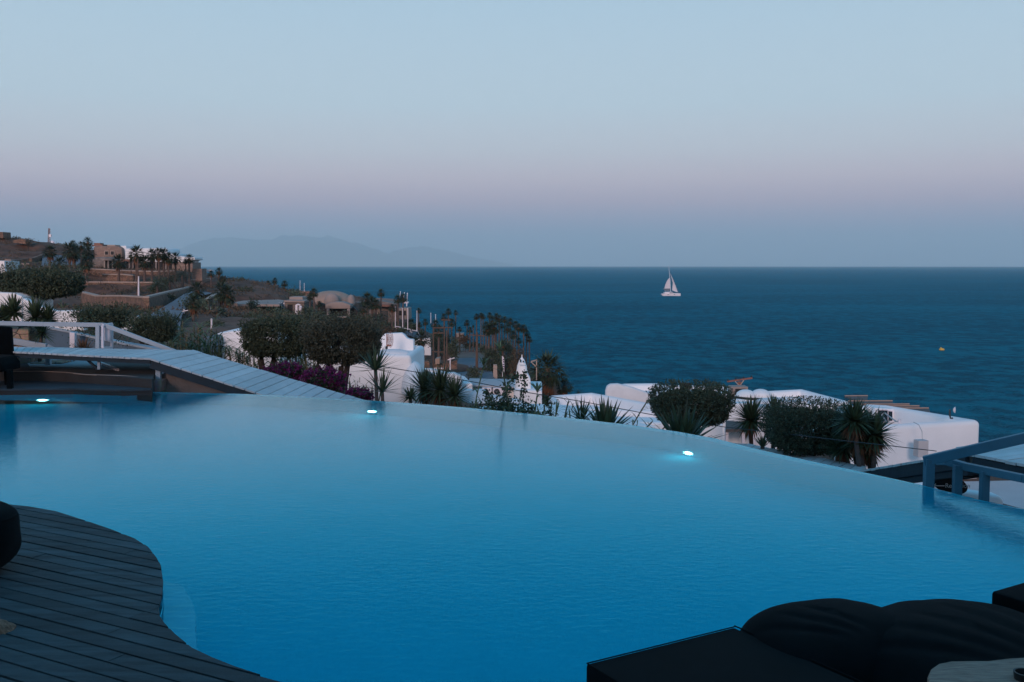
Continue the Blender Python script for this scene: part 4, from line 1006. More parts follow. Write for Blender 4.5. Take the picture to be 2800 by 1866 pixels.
slab([P(x, y, 42.5) for x, y in [(2392, 1116), (2446, 1119), (2446, 1156), (2392, 1156)]], 1.2).build('stair_block', M['white'], h, bevel=.05)
slab([P(x, y, 43.3) for x, y in [(2371, 1116), (2384, 1117), (2384, 1128), (2371, 1128)]], .1).build('window', M['dark'], h)
ld2 = MB(); ld2.tube([P(2427, 1158, 41.5), P(2411, 1135, 42.2), P(2418, 1129, 42.2), P(2450, 1153, 41), P(2460, 1154, 41)], .03, 6)
setp(ld2.build('pipe', M['grey_metal']), 'bent grey pipe in the roof yard of the large right-hand house', 'pipe')
eb = thing('meter_box', 'tall grey-white meter box on the front wall of the large right-hand house', 'box', P(2517, 1240, 36.5))
MB().box(P(2518, 1226, 36.7), (.40, .35, .62), rz=R(8)).build('casing', M['terrace'], eb, bevel=.01)
MB().tube([P(2522, 1209, 36.6), P(2521, 1180, 36.7), P(2512, 1162, 37), P(2498, 1155, 37.5)], .012, 5).build('cable', M['grey_metal'], eb)
sd = thing('satellite_dish', 'small white dish on a black post, on the roof edge of the right-hand house', 'dish', P(2600, 1145, 38.4))
MB().tube([P(2605, 1144, 38.4), P(2599, 1144, 38.4), P(2597, 1136, 38.4), P(2597, 1120, 38.4)], .035, 8).build('post', M['cable'], sd)
c = P(2606, 1121, 38.3)
mb = MB(); prof = [(.001, 0), (.05, .01), (.10, .05), (.13, .10)]; v = []
for r_, d_ in prof:
    for i in range(16):
        t = 2 * math.pi * i / 16; v.append(c + V3((d_ * .9 - .03, -.05, 0)) + V3((0.0, r_ * math.cos(t) * .8, r_ * math.sin(t))) + V3((.25 * r_ * math.cos(t), 0, 0)))
mb.quadmesh(v, [(j * 16 + i, j * 16 + (i + 1) % 16, (j + 1) * 16 + (i + 1) % 16, (j + 1) * 16 + i) for j in range(3) for i in range(16)]).build('dish', M['hull'], sd, smooth=80)
setp(MB().lathe(P(2459, 1158, 38.2), [(.05, 0), (.04, .14), (.06, .16), (.001, .2)], 10).build('vent_pipe', M['hull']), 'tiny white vent pipe on the roof edge of the large right-hand house', 'vent')
wlmp = thing('wall_lamp', 'small grey lamp low on the front wall of the large right-hand house', 'lamp', P(2667, 1292, 36.6))
MB().box(P(2667, 1291, 36.7), (.13, .14, .13)).build('casing', M['grey_metal'], wlmp, bevel=.01)
MB().box(P(2665, 1298, 36.7), (.06, .06, .07)).build('bracket', M['dark'], wlmp)
tr = [P(2350, 1330, 37.2), P(2800, 1312, 37.8), P(3100, 1312, 38), P(3100, 1500, 24), P(2350, 1460, 24)]
setp(MB().prism([(p.x, p.y) for p in tr], -6.6, -5.75).build('terrace', M['terrace']), kind='structure')
slabs = gp(-5.6, (2440, 1322), (2530, 1316), (2545, 1345), (2430, 1345))
cyc('bench', house('rounded white built-in bench at the foot of the large right-hand house', (15, 35, -6), 'bench', 'white_bench'), slabs, -6.4, -5.5, .2, 0, .15)
# brown pergola roofs behind it
pg = thing('pergola', 'row of stepped dark pergola roofs with brown edges behind the large right-hand house', 'pergola', P(2420, 1110, 62))
for i, (x0, x1, y) in enumerate([(2310, 2373, 1084), (2320, 2441, 1098), (2340, 2487, 1107), (2360, 2514, 1112), (2380, 2540, 1118)]):
    D = 66 - i * 2.6
    a, b = P(x0, y, D), P(x1, y - .5, D)
    q = [a, b, b + V3((-.9, -2.4, .04)), a + V3((0, -2.4, .04))]
    r_ = MB().quadmesh(q + [p - V3((0, 0, .08)) for p in q], [(0, 3, 2, 1), (4, 5, 6, 7), (0, 1, 5, 4), (1, 2, 6, 5), (2, 3, 7, 6), (3, 0, 4, 7)]).build('roof', M['awning'], pg)
    MB().bar(a + V3((0, .03, .03)), b + V3((0, .03, .03)), .05, .06).build('edge_board', M['beige'], r_)
    MB().bar(b + V3((-.2, -.2, -.1)), b + V3((-.2, -.2, -4.5)), .15).build('post', M['hull'], r_)
# crossarm pole behind the domes
def crossarm(name, label, px, y0, y1, D, arms, m='wood_pole', w=.145, group='wooden utility poles'):
    t = thing(name, label, 'utility pole', P(px, y1, D), group)
    MB().tube([P(px, y1, D), P(px, y0, D)], [w * .55, w * .4], 8).build('pole', M[m], t)
    for (xa, ya, xb, yb) in arms:
        a = MB().bar(P(xa, ya, D - .15), P(xb, yb, D - .15), .09, .11).build('crossarm', M[m], t)
        for k in range(4):
            q_ = P(xa + (xb - xa) * (k + .1) / 3.2, ya + (yb - ya) * (k + .1) / 3.2, D - .15); MB().lathe(q_, [(.05, .05), (.07, .12), (.03, .2)], 6).build('insulator', M['dark'], t)
    return t
t = crossarm('utility_pole', 'brown wooden pole with one long crossarm, against the sea above the two roof domes', 2022, 1044, 1110, 72, [(1988, 1044, 2057, 1034)], 'rust', .4)
mb = MB(); mb.bar(P(2010, 1043, 71.8), P(2022, 1056, 71.8), .06); mb.bar(P(2034, 1040, 71.8), P(2022, 1056, 71.8), .06); mb.build('brace', M['coping'], t)
# long sagging cable and the thin steel line in front of the houses
pts = [P(880, 975, 36), P(1000, 995, 33), P(1150, 1020, 30), P(1300, 1046, 27), P(1450, 1075, 25), P(1600, 1100, 23.5), P(1780, 1134, 21), P(1980, 1168, 19), P(2160, 1188, 17), P(2310, 1206, 15.5), P(2430, 1219, 14.5), P(2560, 1234, 13)]
setp(MB().tube(pts, [.015, .014, .013, .012, .011, .010, .009, .008, .008, .007, .007, .006], 5).build('overhead_cable', M['cable']), 'long thin dark cable sagging across in front of the white houses', 'cable')
# white wall pieces at the left behind the topiary
facewall('white_wall', 'white house wall at the left edge under the spreading olive tree', 'wall', [(-60, 798), (40, 802), (62, 812), (60, 905), (-60, 905)], 44, 3, M['white'], bevel=.05)
facewall('white_wall', 'white wall with a sloping top behind the yuccas at the left', 'wall', [(62, 815), (92, 832), (150, 851), (222, 848), (230, 905), (62, 905)], 38, .4, M['white'], bevel=.05)
facewall('white_wall', 'narrow slice of white wall between the two clipped bushes at the left', 'wall', [(330, 880), (352, 866), (374, 863), (392, 905), (330, 910)], 36, .4, M['white'], bevel=.03)

# unseen block added behind the camera to shade the near end of the pool
hb = thing('shade_block', 'unseen taupe shading block added behind the pool deck', 'building', (0, -10, 0))
cyc('wall', hb, [(-34, -18), (2, -18), (2, -8), (-34, -8)], -2, 8.2, .4, .5, .2, M['taupe'])
cyc('lower_block', hb, [(2.01, -18), (26, -18), (26, -8), (2.01, -8)], -2, 5.6, .4, .5, .2, M['taupe'])
for k in range(9): slab([V3((-30 + 6.2 * k, -8.0, z)) + V3((x, 0, 0)) for x, z in ((0, .2), (2.6, .2), (2.6, 2.6), (0, 2.6))], .12, -.04).build('window', M['dark'], hb)
# ---------------------------------------------------------------- plants
def leaf_quads(pts, dirs, Ln, Wd, rng, droop=0.0):
    n = len(pts); d = dirs / (np.linalg.norm(dirs, axis=1, keepdims=True) + 1e-9)
    a = rng.normal(size=(n, 3)); s = np.cross(d, a); s /= np.linalg.norm(s, axis=1, keepdims=True) + 1e-9
    L = Ln * rng.uniform(.6, 1.25, (n, 1)); W_ = Wd * rng.uniform(.7, 1.2, (n, 1))
    v = np.stack([pts, pts + d * L * .5 + s * W_ * .5, pts + d * L, pts + d * L * .5 - s * W_ * .5], 1)
    if droop: v[:, 2, 2] -= droop * L[:, 0]
    return v.reshape(-1, 3)
def leaf_obj(name, V, m, parent, label=None):
    off = wloc(parent) if parent is not None else V3((0, 0, 0))
    V = V - np.array(off); n = len(V) // 4
    me = bpy.data.meshes.new(name); me.vertices.add(n * 4); me.vertices.foreach_set('co', V.ravel().astype(np.float32))
    me.loops.add(n * 4); me.loops.foreach_set('vertex_index', np.arange(n * 4, dtype=np.int32))
    me.polygons.add(n); me.polygons.foreach_set('loop_start', np.arange(0, n * 4, 4, dtype=np.int32)); me.update(calc_edges=True); me.validate()
    me.materials.append(m); o = bpy.data.objects.new(name, me); C.objects.link(o)
    if parent is not None: o.parent = parent
    if label: o['label'] = label
    return o
def crown_pts(c, r, n, rng, ex=.8, lump=.14, fill=.5, freq=1.6):
    d = rng.normal(size=(n, 3)); d /= np.linalg.norm(d, axis=1, keepdims=True)
    e = np.sign(d) * np.abs(d) ** ex; e /= np.maximum(1e-6, (np.abs(e) ** (2 / ex)).sum(1, keepdims=True) ** (ex / 2))
    off = rng.uniform(0, 50, 3)
    nz = np.array([noise.noise(V3(tuple(q * freq + off))) + .5 * noise.noise(V3(tuple(q * freq * 2.6 + off))) for q in d])
    rad = (rng.uniform(fill ** 3, 1, n) ** (1 / 3)) * (1 + lump * nz)
    p = e * rad[:, None]
    return np.array(c) + p * np.array(r), e
def foliage(name, parent, c, r, n, Ln, Wd, m, seed=0, ex=.8, lump=.14, fill=.5, twigs=.0, spread=3.0):
    rng = np.random.default_rng(seed)
    # sprigs: leaves gathered round short twigs so the crown shows clumps and gaps
    k = max(1, n // 9); P0, D0 = crown_pts(c, r, k, rng, ex, lump, fill)
    tw = D0 * .7 + rng.normal(size=D0.shape) * .55; tw /= np.linalg.norm(tw, axis=1, keepdims=True)
    tt = rng.uniform(0, 1, (k, 9)); pts = (P0[:, None, :] + tw[:, None, :] * (tt[..., None] - .5) * Ln * spread).reshape(-1, 3)
    dr = (tw[:, None, :] * .8 + rng.normal(size=(k, 9, 3)) * .75).reshape(-1, 3)
    V = leaf_quads(pts, dr, Ln, Wd, rng)
    if twigs:
        kk = int(k * twigs); q, dd = crown_pts(np.array(c) + np.array([0, 0, r[2] * .1]), np.array(r) * 1.04, kk, rng, ex, lump, .95)
        up = q[:, 2] > c[2] - r[2] * .1; q = q[up]; dd = dd[up] * .5 + rng.normal(size=dd[up].shape) * .25; dd[:, 2] += .7
        dd /= np.linalg.norm(dd, axis=1, keepdims=True)
        s = rng.uniform(0, 3.2, (len(q), 7)); pp = (q[:, None, :] + dd[:, None, :] * s[..., None] * Ln).reshape(-1, 3)
        V = np.concatenate([V, leaf_quads(pp, (dd[:, None, :] + rng.normal(size=(len(q), 7, 3)) * .6).reshape(-1, 3), Ln * .9, Wd, rng)])
    return leaf_obj(name, V, m, parent)
def branches(parent, base, tips, r0, r1, seed=0, name='trunk', m='bark'):
    rr = random.Random(seed); mb = MB()
    for path in tips:
        pts = [V3(base)] + [V3(p) for p in path]; out = []; rad = []
        for i in range(len(pts) - 1):
            for k in range(4):
                t = k / 4; p = pts[i].lerp(pts[i + 1], t)
                out.append(p + V3((rr.uniform(-1, 1), rr.uniform(-1, 1), 0)) * r0 * .25); rad.append(r0 + (r1 - r0) * (i + t) / (len(pts) - 1))
        out.append(pts[-1]); rad.append(r1); mb.tube(out, rad, 9)
    return mb.build(name, M[m], parent, smooth=60)
def clip_bush(label, x0, x1, y0, y1, D, n, m, seed, name='clipped_bush', cat='bush', trunk=True, group=None, Ln=.055, Wd=.017, ex=.78, depth=.8, tbase=None, twigs=.3, lump=.12, fill=.45, paths=None, r0=.05):
    c = P((x0 + x1) / 2, (y0 + y1) / 2, D); rx = (x1 - x0) / 2 / F * D; rz = (y1 - y0) / 2 / F * D
    gz = min(H(c.x, c.y), c.z - rz - .3)
    bx = P(*(tbase or ((x0 + x1) / 2, y1)), D)
    t = thing(name, label, cat, (bx.x, D, gz), group)
    foliage('crown', t, tuple(c), (rx * .97, rx * depth, rz * .97), int(n * 1.9), Ln * .85, Wd * 1.1, M[m], seed, ex, lump * .6, .5, twigs, 1.5)
    if trunk:
        if paths is None:
            rr = random.Random(seed)
            paths = [[(bx.x + rr.uniform(-.3, .3) * rx, D, c.z - rz * .95), (c.x + rx * f_, D + rr.uniform(-.3, .3), c.z)] for f_ in (-.5, -.1, .35, .6)]
        branches(t, (bx.x, D, gz), paths, r0, r0 * .35, seed)
    return t
# near bushes and olive trees
clip_bush('grey-green clipped bush beyond the pool rim, the left one of the two at the right', 1782, 1998, 1066, 1164, 20, 26000, 'olive_leaf', 11, tbase=(1885, 1190), Ln=.062, Wd=.019)
clip_bush('rounded dark grey-green bush beyond the pool rim, beside the big yucca at the right', 2092, 2328, 1114, 1243, 17.5, 27000, 'olive_leaf', 12, tbase=(2215, 1262), Ln=.055, Wd=.016)
clip_bush('flat-topped clipped bush at the left above the handrail, behind the white frame', 212, 360, 844, 900, 30, 9000, 'olive_leaf', 13, tbase=(290, 930), Ln=.07, Wd=.024)
clip_bush('ball-shaped dark clipped bush at the left above the sloping handrail', 357, 480, 864, 936, 28, 10000, 'olive_leaf', 14, tbase=(400, 960), Ln=.065, Wd=.022)
pA = [[P(712, 975, 30), P(700, 930, 30)], [P(714, 985, 30), P(735, 940, 30)], [P(748, 985, 30.2), P(752, 950, 30.2), P(790, 930, 30)]]
clip_bush('olive tree with a flat crown and crooked trunk, left of the pair by the bougainvillea', 657, 858, 866, 980, 30, 24000, 'olive_leaf', 15, 'olive_tree', 'olive tree', tbase=(726, 1012), paths=pA, r0=.10, Ln=.075, Wd=.026, fill=.4, twigs=.12)
pB = [[P(905, 995, 28), P(880, 960, 28), P(850, 940, 28)], [P(900, 990, 28), P(925, 965, 28), P(925, 930, 28)], [P(935, 1003, 28), P(945, 985, 28), P(985, 962, 28)], [P(950, 995, 28), P(965, 975, 28), P(1000, 950, 28)], [P(868, 1000, 28.3), P(880, 965, 28.3)]]
clip_bush('olive tree with a brownish crown and forked branches, right of the pair by the bougainvillea', 828, 1044, 872, 1000, 28, 26000, 'olive_brown', 16, 'olive_tree', 'olive tree', tbase=(918, 1022), paths=pB, r0=.10, Ln=.07, Wd=.025, fill=.4, twigs=.12)
pC = [[P(70, 830, 46), P(30, 800, 46)], [P(75, 825, 46), P(90, 795, 46)], [P(95, 828, 46), P(140, 805, 46)], [P(55, 825, 46), P(5, 795, 46)], [P(85, 830, 46), P(175, 800, 46)]]
clip_bush('wide spreading olive tree with a mushroom-shaped crown at the left edge', -20, 226, 735, 818, 46, 26000, 'olive_leaf', 17, 'olive_tree', 'olive tree', tbase=(78, 862), paths=pC, r0=.14, Ln=.12, Wd=.042, ex=.85, fill=.4, twigs=.1)
# bougainvillea
for lab, x0, x1, y0, y1, D, sd_ in [('magenta bougainvillea at the foot of the left olive tree', 722, 836, 992, 1050, 24.5, 21), ('magenta bougainvillea, the largest, at the foot of the right olive tree', 832, 945, 1008, 1078, 23.5, 22),
                                 ('small magenta bougainvillea at the lower end of the plank walkway', 938, 1016, 1060, 1100, 22.6, 23)]:
    c = P((x0 + x1) / 2, (y0 + y1) / 2, D); rx = (x1 - x0) / 2 / F * D; rz = (y1 - y0) / 2 / F * D
    t = thing('bougainvillea', lab, 'bougainvillea', (c.x, D, min(H(c.x, D), c.z - rz - .2)), 'bougainvillea bushes along the walkway')
    foliage('flowers', t, tuple(c), (rx, rx * .6, rz), 4200 if sd_ != 23 else 1800, .05, .038, M['magenta'], sd_, 1.0, .55, .6)
    foliage('leaves', t, tuple(c - V3((0, 0, rz * .15))), (rx * .98, rx * .6, rz), 2600 if sd_ != 23 else 900, .06, .035, M['vine'], sd_ + 5, 1.0, .45, .3)
    branches(t, t.location, [[c + V3((rx * f_, 0, 0))] for f_ in (-.5, 0, .5)], .025, .01, sd_)
# spiky plants
def blade(mb, p, d, L, W_, droop, seg=4, fold=.25):
    d = V3(d).normalized(); up = V3((0, 0, 1)); s = d.cross(up)
    if s.length < .05: s = V3((1, 0, 0))
    s.normalize(); pts = []; q = V3(p); dd = d.copy()
    for i in range(seg + 1):
        t = i / seg; w = W_ * (0.55 + 1.0 * t if t < .35 else .9 * (1 - t) / .65 + .02) * .5
        pts.append((q.copy(), w)); dd = (dd + V3((0, 0, -droop / seg))).normalized(); q = q + dd * (L / seg)
    v = []; f = []
    nrm = s.cross(d).normalized()
    for q, w in pts: v += [q - s * w + nrm * w * fold, q, q + s * w + nrm * w * fold]
    for i in range(seg): f += [(3 * i, 3 * i + 1, 3 * i + 4, 3 * i + 3), (3 * i + 1, 3 * i + 2, 3 * i + 5, 3 * i + 4)]
    mb.quadmesh(v, f)
def rosette(c, n, L, W_, seed, emin=-40, emax=85, droop=.35):
    rr = random.Random(seed); mb = MB()
    for i in range(n):
        e = R(emin + (emax - emin) * ((i + .5) / n)); a = i * 2.39996 + rr.uniform(-.2, .2)
        l = L * rr.uniform(.75, 1.08)
        blade(mb, V3(c) + V3((math.cos(a), math.sin(a), 0)) * .03, (math.cos(e) * math.cos(a), math.cos(e) * math.sin(a), math.sin(e)), l, W_ * rr.uniform(.8, 1.1), droop * rr.uniform(.3, 1.2))
    return mb
def yucca(label, heads, base, D, cat='yucca', name='yucca', group=None, n=70, Wd=.035, dead=0, m='yucca', emin=-35, droop=.3):
    b = P(base[0], base[1], D); gz = min(H(b.x, b.y), b.z)
    t = thing(name, label, cat, (b.x, D, gz), group)
    for i, (px, py, rp) in enumerate(heads):
        c = P(px, py, D + .12 * i); L = rp / F * D
        h_ = rosette(c, int(n * 1.5), L * 1.3, Wd * 1.7, 31 * i + int(px), emin, 86, droop).build('leaves', M[m], t)
        if dead: rosette(c - V3((0, 0, .04)), int(dead * 1.6), L * .95, Wd * 1.5, 77 + i, -85, -35, .5).build('dead_leaves', M['skirt'], t)
        mb = MB(); mb.tube([(b.x + .04 * i, D, gz), (b.x * .5 + c.x * .5 + .03, D, (gz + c.z) / 2), c], [.05, .042, .038], 9); mb.build('stem', M['palm_bark'], t, smooth=60)
    return t
yucca('single young yucca on a thin bare stem, in front of the big white house', [(1027, 1012, 62)], (1030, 1094), 21, n=34, Wd=.04, emin=-10, droop=.1)
yucca('small low yucca just right of the thin-stemmed yucca, by the pool rim', [(1045, 1072, 62)], (1048, 1100), 20.6, n=22, Wd=.035, emin=-5, droop=.25)
yucca('dense yucca, left one of the dark group behind the pool rim in the middle', [(1160, 1066, 58)], (1160, 1125), 24, group='dark yuccas in the middle behind the pool rim', n=90, dead=24)
yucca('tallest dense yucca, centre of the dark group behind the pool rim in the middle', [(1203, 1066, 64)], (1203, 1130), 23.6, group='dark yuccas in the middle behind the pool rim', n=100, dead=26)
yucca('dense yucca, right one of the dark group behind the pool rim in the middle', [(1243, 1082, 50)], (1240, 1130), 23.2, group='dark yuccas in the middle behind the pool rim', n=80, dead=20)
yucca('small spiky yucca at the left end of the dark group in the middle', [(1122, 1086, 28)], (1122, 1115), 22.6, group='dark yuccas in the middle behind the pool rim', n=40)
yucca('single dark yucca with a bare trunk between the two grey-green bushes', [(2053, 1150, 55)], (2053, 1225), 19, n=110, dead=20, Wd=.04)
yucca('yucca half hidden behind the left side of the round dark bush at the right', [(2118, 1128, 42)], (2100, 1225), 19.4, n=70, Wd=.035)
yucca('big branching yucca with brown dead leaves, right of the round dark bush', [(2335, 1152, 58), (2390, 1190, 60), (2350, 1200, 54), (2375, 1232, 48), (2305, 1228, 44), (2322, 1188, 50), (2362, 1168, 52)], (2375, 1285), 16.2, n=95, dead=60, Wd=.038)
yucca('left of the two large yuccas at the left edge under the spreading olive tree', [(38, 856, 46), (12, 868, 36)], (40, 900), 33, n=70, Wd=.06)
yucca('right one of the two large yuccas at the left edge under the spreading olive tree', [(98, 868, 50), (132, 874, 38)], (95, 905), 32, n=80, Wd=.06)
yucca('leaning yucca growing out of the ochre stone planter at the left', [(113, 912, 38)], (94, 998), 22.45, n=60, Wd=.03)
yucca('reddish spiky plant before the blue-grey garden wall, left of the white frame', [(229, 968, 38)], (229, 985), 25.5, 'spiky plant', 'spiky_plant', n=26, Wd=.03, emin=35, m='skirt')
yucca('broad agave standing up behind the pool rim, left one of the two', [(1655, 1194, 88)], (1655, 1204), 17.5, 'agave', 'agave', 'agaves behind the pool rim', n=38, Wd=.085, emin=6, droop=.12, m='yucca')
yucca('broad agave standing up behind the pool rim, under the left grey-green bush', [(1865, 1228, 104)], (1865, 1238), 16.2, 'agave', 'agave', 'agaves behind the pool rim', n=42, Wd=.09, emin=6, droop=.12, m='yucca')
yucca('small agave tuft in front of the bare yucca trunk, by the pool rim', [(2085, 1222, 28)], (2085, 1230), 18, 'agave', 'agave', 'agaves behind the pool rim', n=16, Wd=.03, emin=40, droop=.1)
yucca('thin leafy spike plant at the left end of the left agave', [(1590, 1150, 55)], (1590, 1168), 18.2, 'agave', 'agave', 'agaves behind the pool rim', n=18, Wd=.03, emin=20, droop=.2)
# reeds: a stem with long arching leaves
def reed_mesh(mb, b, h, rr, lean, lw=.03, ll=.55, every=.14, start=.15, head=False):
    n = max(4, int(h / every)); p = V3(b); d = V3((lean[0], lean[1], 1)).normalized(); pts = [p.copy()]
    for i in range(n):
        d = (d + V3((lean[0] * .04 + rr.uniform(-.02, .02), lean[1] * .03, 0))).normalized(); p = p + d * (h / n); pts.append(p.copy())
        if i / n > start:
            a = rr.uniform(0, 6.28); u = V3((math.cos(a), math.sin(a), rr.uniform(.5, 1.2)))
            blade(mb, p, u, ll * rr.uniform(.6, 1.1), lw, rr.uniform(.5, 1.5), 5, .15)
    if head:
        for k in range(10): a = rr.uniform(0, 6.28); blade(mb, p, (math.cos(a) * .5, math.sin(a) * .5, 1), ll * .7, lw, .9, 4, .1)
    return pts
def reeds(label, px, py_base, py_top, D, n, seed, spread=.5, group=None, m='reed', name='reed_clump', cat='reeds', lw=.03, ll=.5, every=.14, dry=0, head=False, lean=0, start=.15):
    rr = random.Random(seed); b = P(px, py_base, D); h = (P(px, py_top, D) - b).z; gz = min(H(b.x, D), b.z); hh = h + (b.z - gz)
    t = thing(name, label, cat, (b.x, D, gz), group); mb = MB(); ms = MB()
    for i in range(n):
        o = V3((b.x + rr.uniform(-1, 1) * spread, D + rr.uniform(-1, 1) * spread * .7, gz))
        pts = reed_mesh(mb, o, hh * rr.uniform(.72, 1.0), rr, (rr.uniform(-.14, .14) + lean, rr.uniform(-.1, .1)), lw, ll, every, start=max(start, 1 - h * 1.05 / hh), head=head)
        ms.tube(pts, [.014] * (len(pts) - 1) + [.005], 5)
    mb.build('leaves', M[m], t); ms.build('stems', M['reed_dry'] if dry else M['reed'], t)
    if dry:
        md = MB()
        for i in range(dry):
            o = V3((b.x + rr.uniform(-1, 1) * spread, D - .2 + rr.uniform(-1, 1) * spread * .5, gz)); reed_mesh(md, o, hh * rr.uniform(.6, .95), rr, (rr.uniform(-.3, .3), 0), lw, ll * .9, every, start=1 - h * 1.0 / hh)
        md.build('dry_leaves', M['reed_dry'], t)
    return t
GR = 'tall reeds left of the olive trees'
RL = [(505, 985, 868, 33, 9, 2), (528, 985, 880, 32, 8, 3), (552, 995, 915, 31, 8, 0), (580, 1000, 905, 31, 5, 3), (610, 1010, 915, 30.5, 4, 0), (640, 1012, 950, 30.3, 3, 2), (668, 1015, 945, 31, 8, 0), (700, 1018, 955, 31.5, 7, 1),
      (765, 1025, 958, 31.5, 8, 2), (800, 1030, 950, 31, 8, 0), (838, 1035, 965, 30, 8, 2), (480, 975, 905, 31.5, 7, 1), (450, 960, 915, 30, 6, 2), (880, 1035, 975, 29.6, 8, 3)]
RW = ['tall reed clump beside the ball-shaped bush, tallest at the far left', 'tall reed clump with dry plumes, second from the ball-shaped bush', 'low green reed clump before the blue porch wall', 'reed clump with dry stalks in front of the curved white house',
      'tall green reed clump in the middle of the curved white house', 'reed clump at the right end of the curved white house', 'low reed clump left of the left olive trunk', 'reed clump at the foot of the left olive trunk',
      'reed clump seen between the two olive trees, left part', 'reed clump seen between the two olive trees, right part', 'reed clump behind the leaning left stem of the right olive tree', 'low reed clump just right of the ball-shaped bush, above the planks',
      'lowest reed clump below the ball-shaped bush, at the walkway rail', 'yellow-green reed clump behind the forked trunk of the right olive tree']
for (px, b_, t_, D, n_, dr), lb in zip(RL, RW):
    reeds(lb, px, b_, t_, D, n_ + 3, px, .38, GR, dry=dr, ll=.85, lw=.06, every=.12)
for (px, b_, t_, D, lb) in [(392, 905, 828, 55, 'green cane shoot standing above the ball-shaped bush, left one of two'), (429, 905, 826, 55, 'green cane shoot standing above the ball-shaped bush, right one of two'),
                            (190, 905, 822, 40, 'bluish cane shoot sticking up behind the flat-topped bush')]:
    reeds(lb, px, b_, t_, D, 4, px, .18, 'cane shoots behind the clipped bushes', name='cane', cat='cane', lw=.09, ll=.6, every=.2)
reeds('tall single cane with a green leaf tuft, right of the dark yucca group', 1263, 1112, 975, 21, 1, 5, .01, 'tall single canes by the pool rim', name='cane', cat='cane', lw=.05, ll=.42, every=.1, head=True, lean=-.02, start=.3)
reeds('tall single cane reaching past the chimney top, with a pale leaf tuft', 1428, 1140, 952, 19, 2, 8, .03, 'tall single canes by the pool rim', name='cane', cat='cane', lw=.05, ll=.4, every=.11, head=True, lean=.05, start=.3)
reeds('thick green cane between the chimney house and the left agave', 1526, 1148, 1062, 18.5, 2, 12, .03, 'tall single canes by the pool rim', name='cane', cat='cane', lw=.06, ll=.36, every=.08, start=.1)
reeds('feathery reed plume leaning right, above the left agave', 1640, 1160, 1060, 19, 4, 17, .10, 'tall single canes by the pool rim', name='cane', cat='cane', lw=.025, ll=.3, every=.05, dry=2, lean=.25, start=.6)
for px, b_, t_, D, lb in [(1490, 1150, 1085, 18.6, 'low tangle of reeds right of the chimney house canes'), (1455, 1146, 1095, 18.8, 'low tangle of reeds at the foot of the pale-tufted cane'), (1325, 1128, 1080, 20, 'low reed tuft left of the vines by the pool rim'), (1380, 1135, 1092, 19.4, 'low reed tuft in the middle of the vines by the pool rim'), (1555, 1155, 1105, 18.3, 'low reed tuft right of the thick green cane')]:
    reeds(lb, px, b_, t_, D, 12, px, .2, 'low reed tufts along the pool rim', lw=.022, ll=.26, every=.07, m='grass' if 0 else 'reed')
for px, b_, t_, D, lb in [(950, 1075, 1028, 25, 'green and yellow grass tuft at the foot of the big white house'), (990, 1085, 1048, 24, 'small grass tuft right of the largest bougainvillea'), (885, 1045, 1000, 26, 'grass tuft behind the largest bougainvillea')]:
    reeds(lb, px, b_, t_, D, 26, px, .35, 'grass tufts by the bougainvillea', name='grass_tuft', cat='grass', lw=.02, ll=.45, every=.16, dry=5)
# vines: climbing stems with round leaves
def vine(label, pts, D, n, seed, rad=.10, group='leafy vines by the pool rim'):
    rng = np.random.default_rng(seed); Q = [P(x, y, D) for x, y in pts]
    t = thing('vine', label, 'vine', (Q[0].x, D, min(H(Q[0].x, D), Q[0].z)), group)
    MB().tube([V3((Q[0].x, D, t.location.z))] + Q, .008, 5).build('stem', M['bark'], t)
    k = rng.uniform(0, len(Q) - 1.001, n); i = k.astype(int); fr_ = (k - i)[:, None]; A_ = np.array([tuple(q) for q in Q])
    pp = A_[i] * (1 - fr_) + A_[i + 1] * fr_ + rng.normal(size=(n, 3)) * rad * np.clip(1.3 - k / len(Q), .25, 1)[:, None]
    leaf_obj('leaves', leaf_quads(pp, rng.normal(size=(n, 3)), .055, .05, rng), M['vine'], t)
vine('bushy vine, the lowest and broadest, left of the chimney house', [(1345, 1130), (1360, 1112), (1375, 1105), (1385, 1118), (1400, 1128)], 19.4, 900, 1, .13)
vine('thin vine climbing toward the chimney, with sparse round leaves', [(1385, 1130), (1385, 1080), (1390, 1050), (1405, 1035), (1418, 1030)], 19.6, 260, 2, .07)
vine('dark vine curling up in front of the white terrace mounds', [(1340, 1128), (1336, 1100), (1328, 1078), (1332, 1068)], 19.8, 150, 3, .06)
vine('upright vine with small dark leaves in front of the chimney', [(1432, 1140), (1430, 1090), (1434, 1050), (1436, 1015)], 19.2, 170, 4, .035)
vine('bushy vine at the foot of the chimney house, right part', [(1400, 1138), (1420, 1122), (1440, 1130), (1460, 1140), (1475, 1146)], 19.0, 800, 5, .12)
vine('dark vine twig standing left of the thick green cane', [(1505, 1148), (1500, 1110), (1494, 1085)], 18.7, 160, 6, .06)
vine('low creeping vine along the pool rim, left of the bushy vines', [(1285, 1120), (1310, 1122), (1335, 1124)], 20.2, 260, 7, .05)
vine('loose twigs of leaves in front of the white wall at the left, behind the handrail', [(165, 905), (175, 880), (185, 865), (195, 872), (205, 890)], 27.5, 160, 8, .18)
vine('loose leafy twigs right of the flat-topped bush, behind the handrail', [(300, 960), (320, 930), (335, 915), (345, 905), (350, 925)], 26.5, 160, 9, .2)
vine('leafy twigs over the blue-grey garden wall, left of the white frame', [(215, 925), (235, 912), (250, 905), (262, 915)], 27.3, 420, 10, .25)
